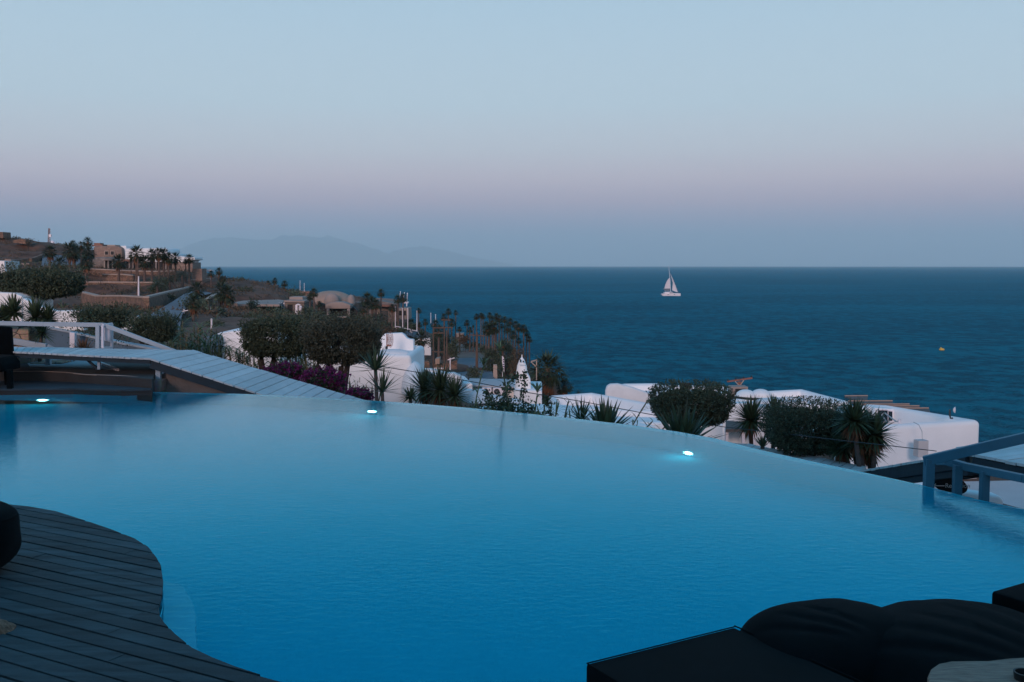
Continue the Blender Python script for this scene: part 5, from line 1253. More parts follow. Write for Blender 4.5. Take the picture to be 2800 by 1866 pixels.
# ---------------------------------------------------------------- palms
def fan_crown(seed, n=36, nb=9, hang=.35):
    rr = random.Random(seed); mb = MB()
    for i in range(n):
        e = R(-48 + 128 * (i + .5) / n); a = i * 2.39996 + rr.uniform(-.25, .25)
        d = V3((math.cos(e) * math.cos(a), math.cos(e) * math.sin(a), math.sin(e))); pl = rr.uniform(.38, .55)
        tip = d * pl + V3((0, 0, -.05 - .06 * math.cos(e)))
        mb.bar((0, 0, 0), tip, .018)
        s = d.cross(V3((0, 0, 1)));  s = V3((1, 0, 0)) if s.length < .1 else s.normalized()
        for k in range(nb):
            t = (k - (nb - 1) / 2) / ((nb - 1) / 2); an = t * R(75)
            bd = d * math.cos(an) + s * math.sin(an) + V3((0, 0, -hang * .4))
            blade(mb, tip, bd, rr.uniform(.42, .58), .10, hang * rr.uniform(.8, 1.8), 3, .1)
    return mb
def skirt_mesh(seed, n=60):
    rr = random.Random(seed); mb = MB()
    for i in range(n):
        a = rr.uniform(0, 6.28); r_ = rr.uniform(.05, .16); z = rr.uniform(-.55, -.05)
        blade(mb, (math.cos(a) * r_, math.sin(a) * r_, z), (math.cos(a) * .5, math.sin(a) * .5, -1.0), rr.uniform(.4, .62), .12, .5, 3, .2)
    return mb
def date_crown(seed, n=34):
    rr = random.Random(seed); mb = MB()
    for i in range(n):
        e = R(-15 + 95 * (i + .5) / n); a = i * 2.39996; d = V3((math.cos(e) * math.cos(a), math.cos(e) * math.sin(a), math.sin(e)))
        p = V3((0, 0, 0)); L = rr.uniform(.9, 1.15)
        for k in range(9):
            d = (d + V3((0, 0, -.11))).normalized(); q = p + d * L / 9; mb.bar(p, q, .014)
            s = d.cross(V3((0, 0, 1))).normalized()
            for sg_ in (-1, 1): blade(mb, q, s * sg_ + d * .8 + V3((0, 0, -.15)), .22 * (1 - .45 * abs(k - 4) / 4), .03, .5, 2, .1)
            p = q
    return mb
FAN = [fan_crown(s, 38, 9).build('crown', M['palm_leaf']).data for s in (1, 2, 3)]
SK = [skirt_mesh(s).build('dead_fronds', M['skirt']).data for s in (4, 5)]
DATE = [date_crown(s).build('crown', M['palm_leaf']).data for s in (6, 7)]
for o in list(C.objects):
    if o.data in FAN + SK + DATE: bpy.data.objects.remove(o)
pc = [0]
def palm(label, px, yc, yb, D, rp, group, kind='fan', skirt=1.0, name='fan_palm', cat='palm', lean=0, k=1.0):
    """crown centre at pixel (px,yc), foot at yb, crown radius rp pixels, D metres away"""
    pc[0] += 1; i = pc[0]; c = P(px, yc, D); b = P(px + lean, yb, D); gz = min(H(b.x, D), b.z)
    if c.z - gz < .6: gz = c.z - .6
    t = thing(name, label, cat, (b.x, D, gz), group); s = rp / F * D * 1.42 * k
    rr = random.Random(i * 7); tw = min(.24, max(.10, s * .14))
    pts = [(b.x, D, gz), (b.x * .6 + c.x * .4 + rr.uniform(-.1, .1), D, gz + (c.z - gz) * .4), (b.x * .2 + c.x * .8, D, gz + (c.z - gz) * .8), tuple(c)]
    MB().tube(pts, [tw * 1.35, tw, tw * .85, tw * .8], 8).build('trunk', M['palm_bark'], t, smooth=60)
    data = (FAN if kind == 'fan' else DATE)
    o = bpy.data.objects.new('crown', data[i % len(data)]); C.objects.link(o); o.parent = t; o.location = c - t.location; o.scale = (s, s, s * rr.uniform(.85, 1.05)); o.rotation_euler = (rr.uniform(-.12, .12), rr.uniform(-.12, .12), rr.uniform(0, 6.28))
    if skirt > 0:
        o = bpy.data.objects.new('dead_fronds', SK[i % 2]); C.objects.link(o); o.parent = t; o.location = c - t.location; z_ = s * skirt; o.scale = (s * 1.1, s * 1.1, z_); o.rotation_euler = (0, 0, rr.uniform(0, 6.28))
    return t
ORD = ['first', 'second', 'third', 'fourth', 'fifth', 'sixth', 'seventh', 'eighth', 'ninth', 'tenth', 'eleventh', 'twelfth', 'thirteenth', 'fourteenth', 'fifteenth', 'sixteenth', 'seventeenth', 'eighteenth', 'nineteenth', 'twentieth', 'twenty-first', 'twenty-second', 'twenty-third', 'twenty-fourth', 'twenty-fifth', 'twenty-sixth']
def row(items, what, group, D=None, **kw):
    items = sorted(items, key=lambda q: q[0])
    for k, it in enumerate(items):
        px, yc, yb, d_, rp = it[:5]; ex = it[5] if len(it) > 5 else {}
        a = dict(kw); a.update(ex)
        palm('%s fan palm from the left %s' % (ORD[k], what), px, yc, yb, d_, rp, group, **a)
row([(137, 688, 738, 200, 17), (163, 722, 740, 195, 17), (191, 686, 740, 195, 20), (204, 690, 726, 205, 17), (200, 666, 722, 212, 9), (222, 672, 722, 212, 11), (240, 662, 735, 206, 12), (243, 690, 735, 203, 16), (236, 717, 772, 188, 18)],
    'on the hill, before the blue-grey slope', 'fan palms on the hill left of the villa', k=1.15)
row([(324, 714, 772, 186, 18), (373, 695, 772, 186, 18), (396, 715, 772, 185, 16), (416, 697, 772, 186, 14), (434, 694, 772, 186, 14), (448, 695, 772, 187, 14), (460, 705, 770, 187, 14), (480, 706, 760, 190, 13), (507, 715, 742, 196, 6), (517, 708, 750, 194, 12, dict(skirt=.7)), (358, 701, 735, 200, 5)],
    'before the pink and white villa', 'fan palms in front of the hill villa', k=1.2)
for lab, px, yc, yb, D, rp in [('dark bushy date palm under the right end of the villa', 499, 752, 790, 172, 24), ('dark bushy date palm low on the slope below the villa, middle', 465, 768, 800, 168, 26), ('dark bushy date palm low on the slope below the villa, left', 430, 780, 808, 165, 24),
                               ('low dark palm tuft on the stone terrace below the villa', 376, 788, 800, 172, 18), ('tiny low palm tuft on the brown terrace at the left', 333, 802, 810, 170, 12)]:
    palm(lab, px, yc, yb, D, rp, 'bushy palms on the slope below the villa', 'date', 0, 'date_palm')
row([(577, 748, 792, 190, 9), (599, 742, 790, 190, 10), (607, 764, 800, 185, 11), (538, 793, 850, 120, 22, dict(skirt=.9)), (529, 826, 905, 100, 24, dict(skirt=1.2)), (606, 797, 862, 140, 26), (622, 805, 860, 139, 24, dict(skirt=1.2)), (606, 858, 890, 110, 18)],
    'around the top of the grey road', 'fan palms along the grey road')
row([(734, 774, 815, 215, 8), (751, 768, 818, 210, 9), (778, 776, 825, 205, 10), (858, 800, 872, 160, 13, dict(skirt=.4)), (848, 812, 868, 162, 10), (873, 832, 868, 160, 9)],
    'behind and beside the low stone houses', 'fan palms among the stone houses', skirt=.3)
row([(994, 845, 895, 150, 13), (1004, 818, 880, 160, 20), (1018, 828, 885, 158, 19), (1028, 832, 892, 155, 15), (1042, 801, 865, 165, 11, dict(skirt=.3)), (1088, 818, 890, 155, 12), (1102, 815, 890, 154, 13), (1072, 842, 895, 150, 11), (1123, 886, 905, 160, 14)],
    'round the shore house with flagpoles', 'fan palms by the shore house', skirt=.8)
row([(1145, 849, 897, 160, 9, dict(skirt=.2)), (1163, 881, 905, 155, 10), (1147, 888, 906, 158, 9), (1190, 886, 935, 140, 16), (1200, 905, 960, 120, 20), (1214, 868, 930, 150, 12), (1226, 852, 940, 150, 11, dict(skirt=.2)), (1235, 882, 940, 148, 14), (1246, 855, 940, 150, 8, dict(skirt=.2)), (1256, 900, 930, 150, 9)],
    'in the clump behind the wooden utility poles', 'fan palms behind the utility poles', skirt=.7, k=.85)
palm('fan palm with a thick brown skirt right of the big white house', 1151, 925, 1000, 118, 22, 'fan palms behind the utility poles', skirt=1.4)
row([(1277, 883, 938, 155, 9), (1285, 902, 945, 150, 9), (1294, 892, 945, 150, 4), (1303, 866, 945, 150, 9), (1315, 862, 948, 150, 9), (1321, 866, 948, 149, 8), (1339, 862, 950, 148, 9), (1357, 866, 952, 147, 10), (1372, 892, 960, 145, 8), (1380, 874, 955, 146, 10), (1395, 880, 955, 145, 11),
     (1337, 900, 1032, 118, 19), (1352, 895, 1030, 118, 18), (1403, 915, 1010, 125, 13), (1418, 896, 1000, 128, 13), (1432, 898, 1000, 128, 12), (1418, 932, 1000, 126, 10), (1447, 928, 985, 130, 10), (1346, 876, 1000, 138, 12), (1365, 872, 990, 140, 12), (1388, 898, 990, 136, 13), (1410, 888, 990, 134, 11), (1329, 890, 985, 142, 13), (1440, 912, 990, 130, 11)],
    'in the tall grove by the sea', 'tall fan palms of the grove by the sea', skirt=.45, k=.95)
palm('lowest and broadest fan palm inside the sea grove', 1375, 945, 1030, 115, 15, 'tall fan palms of the grove by the sea', skirt=1)
palm('large ragged palm with red-brown hanging fronds, right of the chimney', 1497, 1008, 1100, 78, 50, None, 'fan', 1.5, 'large_palm')
palm('smaller ragged palm with brown fronds, at the right of the large ragged palm', 1543, 1055, 1100, 80, 24, None, 'fan', 1.3, 'ragged_palm')
palm('tiny palm top peeping over the white parapet right of the chimney', 1582, 1073, 1090, 85, 9, None, 'date', 0, 'palm_top')

# ---------------------------------------------------------------- shrubs and far trees
def shrub(label, px, py, D, rxp, rzp, n, m='olive_leaf', group='dark shrubs on the slope', name='shrub', cat='shrub', seed=None, Ln=None):
    c = P(px, py, D); rx = rxp / F * D; rz = rzp / F * D
    t = thing(name, label, cat, (c.x, D, min(H(c.x, D), c.z - rz)), group); Ln = Ln or max(.12, D * .0016)
    foliage('foliage', t, tuple(c), (rx, rx * .8, rz), n, Ln, Ln * .5, M[m], seed or int(px * 3 + py), .95, .5, .35)
    branches(t, t.location, [[c + V3((rx * f_, 0, rz * .2))] for f_ in (-.4, .1, .45)], .06, .02, int(px))
    return t
SH = [('dark shrub beside the low stone house, left end', 630, 878, 110, 34, 14, 1400), ('dark shrub below the low stone house, under its dark window', 690, 880, 110, 40, 22, 1800), ('tall dark shrub rising before the low stone house', 690, 838, 150, 16, 20, 900), ('dark shrub behind the thin palms of the stone house', 668, 800, 190, 26, 16, 900),
      ('long dark shrub on the ridge behind the stone house', 715, 806, 195, 34, 12, 900), ('grey-green shrub on the skyline against the sea', 652, 768, 230, 22, 9, 600), ('dark shrub by the thin palms, right of the white speck', 762, 793, 215, 14, 7, 400), ('dark shrub between the stone house and the white arch', 840, 852, 158, 20, 14, 700),
      ('dark shrub at the left foot of the domed house', 872, 862, 155, 20, 12, 700), ('dark shrub right of the domed house', 985, 876, 150, 30, 16, 900), ('light green shrub below the shore house', 1040, 888, 150, 16, 10, 500), ('grey-brown shrub behind the right olive tree crown', 1062, 908, 140, 24, 14, 800),
      ('dark hedge under the shore house windows', 1122, 895, 152, 18, 14, 600), ('green shrub at the road edge behind the scalloped gable', 1097, 906, 145, 12, 8, 400), ('dark shrub mass between the utility poles', 1205, 935, 125, 30, 34, 2400), ('green shrub right of the utility poles', 1240, 955, 122, 18, 28, 1200),
      ('brown-green shrub above the gravel lot', 1265, 928, 150, 22, 14, 700), ('long dark hedge along the sea side of the gravel lot, left part', 1290, 945, 152, 26, 8, 700), ('long dark hedge along the sea side of the gravel lot, right part', 1325, 955, 148, 24, 9, 700), ('round dark bush below the gravel lot', 1296, 1020, 105, 22, 16, 900),
      ('tall dark shrub mass at the foot of the grove, left', 1345, 990, 115, 26, 44, 2600), ('tall dark shrub mass at the foot of the grove, middle', 1385, 975, 118, 28, 50, 3000), ('brown shrub mass at the foot of the grove, right', 1418, 1000, 110, 24, 44, 2400), ('dark shrub left of the large ragged palm', 1470, 1020, 84, 20, 36, 1200),
      ('low shrub on the verge beside the grey road', 470, 812, 140, 10, 5, 250), ('dark shrub behind the villa palms', 440, 775, 172, 26, 18, 900), ('dark shrub left of the slope palms', 425, 790, 166, 18, 12, 500), ('lone dark bush on the skyline of the brown hill', 77, 667, 250, 3, 3, 120),
      ('dark trees on the ridge behind the blue-grey slope', 168, 681, 290, 20, 9, 700), ('second dark tree mass on the ridge left of the villa', 225, 690, 240, 14, 12, 600), ('low green bush against the villa terrace', 536, 787, 195, 8, 5, 200), ('dark shrub on the ridge right of the villa, against the sea', 632, 783, 215, 30, 8, 700),
      ('dark scrub below the parked white railing', 585, 870, 110, 30, 10, 600), ('dark shrub behind the curved white house flagpole', 585, 886, 90, 30, 9, 700)]
for lb, px, py, D, a_, b_, n_ in SH: shrub(lb, px, py, D, a_, b_, int(n_ * 1.3), 'olive_leaf' if 'brown' not in lb else 'scrub')
# dry scrub over the hillside
rng = np.random.default_rng(5); pts = []
while len(pts) < 2600:
    y = rng.uniform(105, 300); px = rng.uniform(-150, 1150); x = (px - 1400) / F * y
    z = H(x, y)
    if z < -15.5: continue
    pts.append((x, y, z + .1))
pts = np.array(pts); k = 16
pp = (pts[:, None, :] + rng.normal(size=(len(pts), k, 3)) * np.array([.55, .55, .16])).reshape(-1, 3)
dd = rng.normal(size=pp.shape); dd[:, 2] = np.abs(dd[:, 2]) + .4
setp(leaf_obj('scrub', leaf_quads(pp, dd, .42, .2, rng), M['scrub'], None), kind='stuff')

# low dark undergrowth between the houses and beside the road
pts = []
while len(pts) < 200:
    y = rng.uniform(100, 215); px = rng.uniform(520, 1140); x = (px - 1400) / F * y; z = H(x, y)
    d_ = (EYE - z) / y; py = 933 + F * math.tan(math.atan(d_) - TH)
    if z < -15.5 or py < 800 or (575 < px < 800 and py < 872) or noise.noise(V3((x * .05, y * .05, 2))) < -.12: continue
    pts.append((x, y, z + rng.uniform(.2, 1.0)))
pts = np.array(pts); k = 110; sz = rng.uniform(.45, 1.15, (len(pts), 1, 1))
pp = (pts[:, None, :] + rng.normal(size=(len(pts), k, 3)) * np.array([1.0, 1.0, .55]) * sz).reshape(-1, 3)
dd = rng.normal(size=pp.shape); dd[:, 2] = np.abs(dd[:, 2])
setp(leaf_obj('undergrowth', leaf_quads(pp, dd, .40, .2, rng), M['olive_leaf'], None), kind='stuff')

# ---------------------------------------------------------------- hill, terraces, villa
def W3(name, label, cat, tops, hgt, th, m, cop=True, group='stone retaining walls on the hillside'):
    """wall following 3D crest points, hgt metres high, with a coping"""
    t = thing(name, label, cat, tops[len(tops) // 2] - V3((0, 0, hgt)), group); mb = MB()
    for a, b in zip(tops[:-1], tops[1:]):
        n_ = V3((-(b - a).y, (b - a).x, 0)).normalized() * th
        if n_.y < 0: n_ = -n_
        v = [a, b, b + n_, a + n_]; lo = [p - V3((0, 0, hgt)) for p in v]
        mb.quadmesh(v + lo, [(0, 1, 2, 3), (4, 5, 1, 0), (5, 6, 2, 1), (6, 7, 3, 2), (7, 4, 0, 3)])
    mb.build('masonry', M[m], t)
    if cop:
        mb = MB()
        for a, b in zip(tops[:-1], tops[1:]):
            n_ = V3((-(b - a).y, (b - a).x, 0)).normalized(); n_ = n_ if n_.y > 0 else -n_
            mb.bar(a + n_ * th * .45 + V3((0, 0, .08)), b + n_ * th * .45 + V3((0, 0, .08)), th * 1.15, .2)
        mb.build('coping', M['coping'], t)
    return t
W3('stone_wall', 'long stone retaining wall with pale coping beside the grey road', 'stone wall', [P(393, 815, 118), P(450, 801, 145), P(490, 792, 166), P(518, 785, 186)], 4.6, .6, 'stone')
W3('stone_wall', 'low stone wall with wavy pale coping, below the front terrace at the left', 'stone wall', [P(222, 801, 150), P(262, 811, 140), P(330, 811, 129), P(393, 815, 119)], 5.0, .6, 'stone')
W3('stone_wall', 'high front terrace wall of brown stone below the villa palms', 'stone wall', [P(226, 773, 182), P(300, 773, 182), P(420, 774, 181), P(440, 780, 176)], 3.2, .6, 'stone')
W3('stone_wall', 'second terrace wall of brown stone directly below the villa', 'stone wall', [P(190, 745, 200), P(250, 737, 201), P(330, 741, 200), P(420, 744, 200), P(478, 742, 199)], 2.8, .6, 'stone')
W3('stone_wall', 'middle terrace wall with a pale ledge, left of the villa portico', 'stone wall', [P(280, 752, 193), P(335, 752, 193), P(365, 755, 192)], 1.8, .6, 'stone')
W3('stone_wall', 'stone wall with a bend at the head of the grey road', 'stone wall', [P(518, 768, 195), P(553, 764, 197), P(572, 763, 200)], 2.6, .6, 'stone_villa')
W3('stone_wall', 'curved retaining wall under the brown scrubby hill at the far left', 'stone wall', [P(10, 712, 222), P(45, 712, 222), P(80, 707, 226), P(105, 699, 232), P(120, 692, 238)], 3.2, .6, 'stone', False)
W3('stone_wall', 'brown stone wall beside the grey road, right of the two road palms', 'stone wall', [P(560, 822, 135), P(585, 806, 150), P(600, 800, 160)], 2.0, .5, 'stone')
W3('stone_wall', 'low stone wall under the row of white stakes', 'stone wall', [P(535, 853, 118), P(580, 852, 120), P(618, 848, 124)], 1.2, .4, 'stone_grey')
def plain(label, cat, name, pxs, D, th, m, group=None, bevel=0.0): return facewall(name, label, cat, pxs, D, th, M[m], bevel=bevel, group=group)
plain('round stone tower wall at the right end of the villa terrace', 'wall', 'stone_wall', [(526, 736), (552, 735), (553, 768), (526, 768)], 196, 3, 'stone_villa')
plain('stone ruin on the crest of the hill at the left edge', 'ruin', 'stone_ruin', [(-20, 634), (8, 635), (9, 652), (-20, 652)], 258, 4, 'stone')
plain('low stone ruin on the crest of the hill, right of the edge ruin', 'ruin', 'stone_ruin', [(36, 657), (50, 655), (55, 653), (70, 656), (71, 668), (36, 664)], 252, 3, 'stone')
plain('small white house at the left edge beside the hill wall', 'house', 'white_house', [(-30, 713), (12, 714), (13, 746), (33, 746), (33, 755), (-30, 758)], 196, 6, 'white')
plain('narrow brown stone house front beside the small white house at the left edge', 'house', 'stone_house', [(13, 709), (30, 710), (30, 745), (13, 745)], 200, 4, 'stone_villa')
plain('low white building at the foot of the radio mast', 'building', 'white_building', [(96, 674), (108, 672), (148, 672), (148, 683), (100, 683)], 325, 5, 'white')
ms = thing('radio_mast', 'red and white lattice radio mast on the skyline at the left', 'mast', P(134, 680, 330))
mb = MB(); a, b = P(134, 680, 330), P(134.5, 625, 330)
for k in range(3):
    o = V3((.45 * math.cos(k * 2.09), .45 * math.sin(k * 2.09), 0)); mb.bar(a + o, b + o * .5, .12)
for k in range(16):
    p = a.lerp(b, k / 16); q = a.lerp(b, (k + 1) / 16); s = 1 if k % 2 else -1; mb.bar(p + V3((.4 * s, 0, 0)), q - V3((.35 * s, 0, 0)), .09)
mb.build('lattice', M['rust'], ms); MB().box(P(137.5, 645, 330), (.8, .5, .9)).build('antenna', M['hull'], ms)
rd = thing('radome', 'white radome ball beside the radio mast', 'radome', P(144, 678, 328))
ellip(P(144, 664.5, 328), (.8, .8, .8), zc=1).build('ball', M['hull'], rd, smooth=80); MB().lathe(P(144, 679, 328), [(.5, 0), (.45, 1.2)], 12).build('base', M['hull'], rd)
def sheet(name, left, right, m, lift=.12):
    n = 12; v = []; f = []
    for s in (left, right): pass
    def samp(L_, t): k = t * (len(L_) - 1); i = min(int(k), len(L_) - 2); return L_[i].lerp(L_[i + 1], k - i)
    for i in range(n + 1):
        a, b = samp(left, i / n), samp(right, i / n)
        for j in range(4): v.append(a.lerp(b, j / 3) + V3((0, 0, lift)))
    for i in range(n):
        for j in range(3): f.append((4 * i + j, 4 * i + j + 1, 4 * i + j + 5, 4 * i + j + 4))
    setp(MB().quadmesh(v, f).build(name, M[m], smooth=60), kind='structure')
sheet('road', [P(385, 890, 86), P(415, 864, 100), P(468, 833, 125), P(505, 808, 155), P(545, 794, 185), P(566, 786, 208)], [P(492, 912, 78), P(497, 870, 98), P(512, 842, 120), P(538, 816, 150), P(584, 806, 178), P(592, 786, 208)], 'asphalt', .25)
sheet('road', [P(112, 738, 212), P(118, 700, 238), P(108, 686, 262), P(112, 680, 320)], [P(222, 738, 212), P(222, 712, 236), P(180, 694, 262), P(140, 679, 320)], 'asphalt', .3)
sheet('road', [P(20, 752, 195), P(60, 745, 206), P(100, 736, 214), P(118, 728, 224)], [P(40, 768, 185), P(100, 760, 190), P(150, 752, 195), P(170, 744, 205)], 'asphalt', .3)
sheet('gravel_lot', [P(1238, 985, 140), P(1244, 955, 158), P(1252, 938, 174)], [P(1345, 985, 138), P(1330, 962, 152), P(1262, 938, 173)], 'gravel', .2)
sheet('road', [P(1215, 1040, 108), P(1232, 1005, 124), P(1240, 984, 140)], [P(1350, 1040, 106), P(1342, 1005, 122), P(1338, 982, 140)], 'asphalt', .2)
sheet('road', [P(1078, 912, 158), P(1078, 896, 168)], [P(1150, 930, 148), P(1150, 908, 158)], 'asphalt', .2)
# villa
vl = thing('villa', 'brown stone and pinkish white villa on top of the hill behind the palm row', 'villa', P(380, 740, 225))
def vpart(name, pxs, D, th, m, bev=.15, par=vl): return slab([P(x, y, D) for x, y in pxs], th).build(name, M[m], par, bevel=bev, smooth=40)
vpart('stone_block', [(255, 676), (262, 673), (322, 673), (333, 679), (335, 715), (255, 715)], 232, 9, 'stone_villa', .3)
vpart('wall', [(318, 674), (345, 672), (346, 716), (331, 716), (331, 680)], 233.5, 8, 'white')
vpart('wall', [(342, 680), (420, 679), (455, 680), (458, 684), (458, 720), (342, 720)], 230, 9, 'white', .4)
vpart('wall', [(456, 694), (480, 694), (482, 697), (482, 722), (456, 722)], 228, 8, 'white', .2)
vpart('wall', [(480, 701), (532, 704), (533, 711), (522, 713), (520, 718), (480, 718)], 226, 6, 'white', .1)
vpart('stone_base', [(470, 716), (527, 718), (527, 745), (470, 748)], 224, 6, 'stone_villa', .1)
vpart('roof_slab', [(252, 670), (280, 669), (280, 674), (252, 674)], 234, 3, 'redroof', 0)
vpart('roof_hut', [(257, 665), (274, 665), (275, 671), (257, 671)], 236, 2, 'redroof', 0)
vpart('roof_terrace', [(293, 670), (315, 670), (315, 674), (293, 674)], 234, 3, 'coping', 0)
for x in (285, 301):
    w_ = vpart('window', [(x, 686), (x + 12, 686), (x + 12, 699), (x, 699)], 231.8, .15, 'coping', 0)
    slab([P(a_, b_, 231.75) for a_, b_ in [(x + 2, 688), (x + 10, 688), (x + 10, 697), (x + 2, 697)]], .1).build('pane', M['shade'], w_)
vpart('curved_wall', [(250, 706), (262, 704), (285, 703), (310, 705), (312, 738), (250, 738)], 226, 5, 'stone_grey', .6)
vpart('portico_roof', [(278, 709), (314, 709), (316, 713), (278, 713)], 224, 4, 'taupe', .05)
for x in (284, 294, 306): vpart('column', [(x, 713), (x + 3, 713), (x + 3, 736), (x, 736)], 224.2, .3, 'coping', 0)
vpart('doorway', [(288, 714), (303, 714), (303, 736), (288, 736)], 225.5, .2, 'shade', 0)
vpart('tiled_roof', [(330, 709), (358, 710), (358, 716), (330, 716)], 223, 4, 'redroof', .05)
vpart('porch_shade', [(345, 716), (470, 716), (470, 738), (345, 738)], 224.5, 2, 'shade', 0)  # dark sheet stands in for the shade under the porch
for x in (352, 362, 400, 425, 452): vpart('column', [(x, 716), (x + 3, 716), (x + 3, 740), (x, 740)], 223.8, .3, 'taupe', 0)
aw2 = thing('sunshade', 'small white sunshade on thin posts at the right end of the villa terrace', 'sunshade', P(565, 760, 200))
slab([P(553, 738, 200), P(578, 738, 200), P(578, 743, 200), P(553, 744, 200)], 2).build('canopy', M['hull'], aw2)
for x in (556, 575): MB().bar(P(x, 743, 200.2), P(x, 765, 200.2), .1).build('post', M['hull'], aw2)
lp = thing('lamp_post', 'tall thin white lamp post on the brown terrace at the left', 'lamp post', P(379, 812, 125))
MB().tube([P(379, 812, 125), P(379, 756, 125)], [.12, .08], 8).build('post', M['hull'], lp)
up_ = thing('utility_pole', 'tall dark pole behind the white lamp post, before the villa palms', 'utility pole', P(377, 790, 150), 'wooden utility poles')
MB().tube([P(377, 800, 150), P(377, 708, 150)], .1, 6).build('pole', M['wood_pole'], up_)
for y in (723, 735): MB().bar(P(370, y, 150), P(385, y, 150), .1).build('crossarm', M['wood_pole'], up_)
sct = thing('scooter', 'small dark scooter parked before the curved retaining wall at the far left', 'scooter', P(33, 742, 205))
c = P(33, 741, 205)
for dx in (-.5, .5): MB().lathe(c + V3((dx, 0, 0)), [(.001, -.05), (.25, -.04), (.25, .04), (.001, .05)], 14).build('wheel', M['sign_black'], sct)
MB().bar(c + V3((-.55, 0, .35)), c + V3((.35, 0, .35)), .25, .25).build('body', M['sign_black'], sct, bevel=.05); MB().bar(c + V3((.45, 0, .2)), c + V3((.35, 0, 1.0)), .08).build('handlebar', M['hull'], sct)
fp_ = thing('post_frame', 'small white post frame against the curved retaining wall at the far left', 'frame', P(66, 742, 215))
mb = MB()
for x in (59, 65, 70): mb.bar(P(x, 737, 218), P(x, 721, 218), .16)
mb.bar(P(57, 722, 218), P(80, 722, 218), .14); mb.build('frame', M['coping'], fp_)
# stone houses at the shore
sh = thing('stone_house', 'low stone house with a taupe roof and white end pillars, above the left olive tree', 'house', P(710, 862, 170))
sp = lambda name, pxs, D, th, m, bev=0.0, par=sh: vpart(name, pxs, D, th, m, bev, par)
sp('wall', [(655, 829), (762, 831), (762, 868), (655, 868)], 170, 8, 'stone'); sp('wall', [(588, 838), (606, 830), (656, 829), (656, 865), (588, 865)], 171, 8, 'stone_grey')
def roofp(pxs, z, th, m, par): return MB().prism([tuple(G(x, y, z))[:2] for x, y in pxs], z - th, z).build('roof', M[m], par)
roofp([(645, 826), (700, 817), (727, 814), (778, 822), (764, 833), (652, 832)], P(764, 833, 169).z + .3, .35, 'taupe', sh); roofp([(583, 839), (604, 827), (656, 827), (656, 833)], P(600, 836, 170).z, .3, 'taupe', sh)
for x in (762, 768.5, 775): sp('pillar', [(x, 828), (x + 2.5, 828), (x + 2.5, 856), (x, 856)], 168.5, .4, 'hull')
sp('doorway', [(729, 846), (731, 843), (736, 843), (738, 846), (738, 855), (729, 855)], 169.9, .2, 'shade'); sp('shade', [(765, 829), (776, 829), (776, 856), (765, 856)], 169.6, .2, 'shade')
sh2 = thing('stone_house', 'dark taupe house with a raised flat block, behind the white arch', 'house', P(805, 860, 165))
sp('wall', [(778, 826), (832, 826), (832, 862), (778, 862)], 166, 6, 'stone_grey', par=sh2); sp('roof_block', [(791, 812), (827, 812), (829, 825), (791, 825)], 170, 4, 'taupe', .1, sh2); sp('eave', [(776, 822), (832, 823), (832, 828), (776, 827)], 165.5, 7, 'taupe', 0, sh2)
sp('doorway', [(786, 833), (800, 833), (800, 856), (786, 856)], 165.9, .2, 'shade', 0, sh2)
ar = thing('white_arch', 'white arched post with a hanging white lantern, above the left olive tree', 'arch', P(812, 858, 158))
mb = MB(); mb.bar(P(811, 860, 158), P(811, 834, 158), .34); mb.tube([P(811, 835, 158), P(815, 833, 158), P(821, 835, 158)], .14, 8); mb.build('post', M['hull'], ar)
MB().lathe(P(822, 852, 158), [(.1, 0), (.28, .2), (.30, .6), (.12, .9)], 12).build('lantern', M['hull'], ar)
sh3 = thing('domed_house', 'beige domed house with a columned porch, above the right olive tree', 'house', P(920, 872, 165))
c = P(905, 834, 176); ellip(c, (4.3, 4, 2.5)).build('dome', M['beige'], sh3, smooth=80)
c = P(905, 820, 176); ellip(P(925, 828, 175), (2.6, 3, 1.5)).build('dome', M['beige'], sh3, smooth=80)
ellip(P(908, 828, 171), (1.35, 1.4, 1.7)).build('dome', M['taupe'], sh3, smooth=80); ellip(P(960, 830, 172), (.75, 1, 1.5)).build('dome', M['taupe'], sh3, smooth=80); ellip(P(880, 826, 174), (1.0, 1, 1.3)).build('dome', M['beige'], sh3, smooth=80)
sp('parapet', [(889, 831), (915, 826), (935, 826), (958, 834), (958, 845), (889, 845)], 164, 3, 'taupe', .15, sh3)
for x in (893, 949): sp('column', [(x, 845), (x + 7, 845), (x + 7, 876), (x, 876)], 163.8, .5, 'taupe', .05, sh3)
sp('porch', [(870, 828), (890, 834), (958, 834), (978, 850), (978, 880), (865, 880)], 166, 2, 'shade', 0, sh3)  # dark slab painted as the shaded depth behind the columns
tb = thing('table', 'pale slab table under the porch of the domed house', 'table', P(937, 873, 162)); sp('top', [(922, 866), (952, 866), (952, 869), (922, 869)], 162, 1.2, 'coping', 0, tb); sp('leg', [(936, 869), (939, 869), (939, 876), (936, 876)], 162.3, .2, 'coping', 0, tb)
sh4 = thing('shore_house', 'brown stone shore house with a taupe window block, behind the flagpoles', 'house', P(1070, 880, 175))
sp('wall', [(968, 830), (1028, 822), (1085, 832), (1087, 880), (968, 885)], 176, 6, 'stone_grey', 0, sh4); roofp([(966, 826), (1028, 815), (1082, 818), (1080, 834), (1028, 832)], P(1040, 834, 176).z + .2, .4, 'redroof', sh4)
sp('wall', [(1086, 843), (1117, 843), (1118, 874), (1086, 874)], 172, 5, 'taupe', .05, sh4)
for x in (1091, 1103): sp('window', [(x, 850), (x + 7, 850), (x + 7, 863), (x, 863)], 171.9, .1, 'shade', 0, sh4)
sp('garage_door', [(1044, 850), (1060, 850), (1060, 880), (1044, 880)], 175.8, .2, 'dark', 0, sh4); sp('balcony', [(1103, 826), (1115, 826), (1115, 830), (1103, 830)], 173, 2, 'hull', 0, sh4)
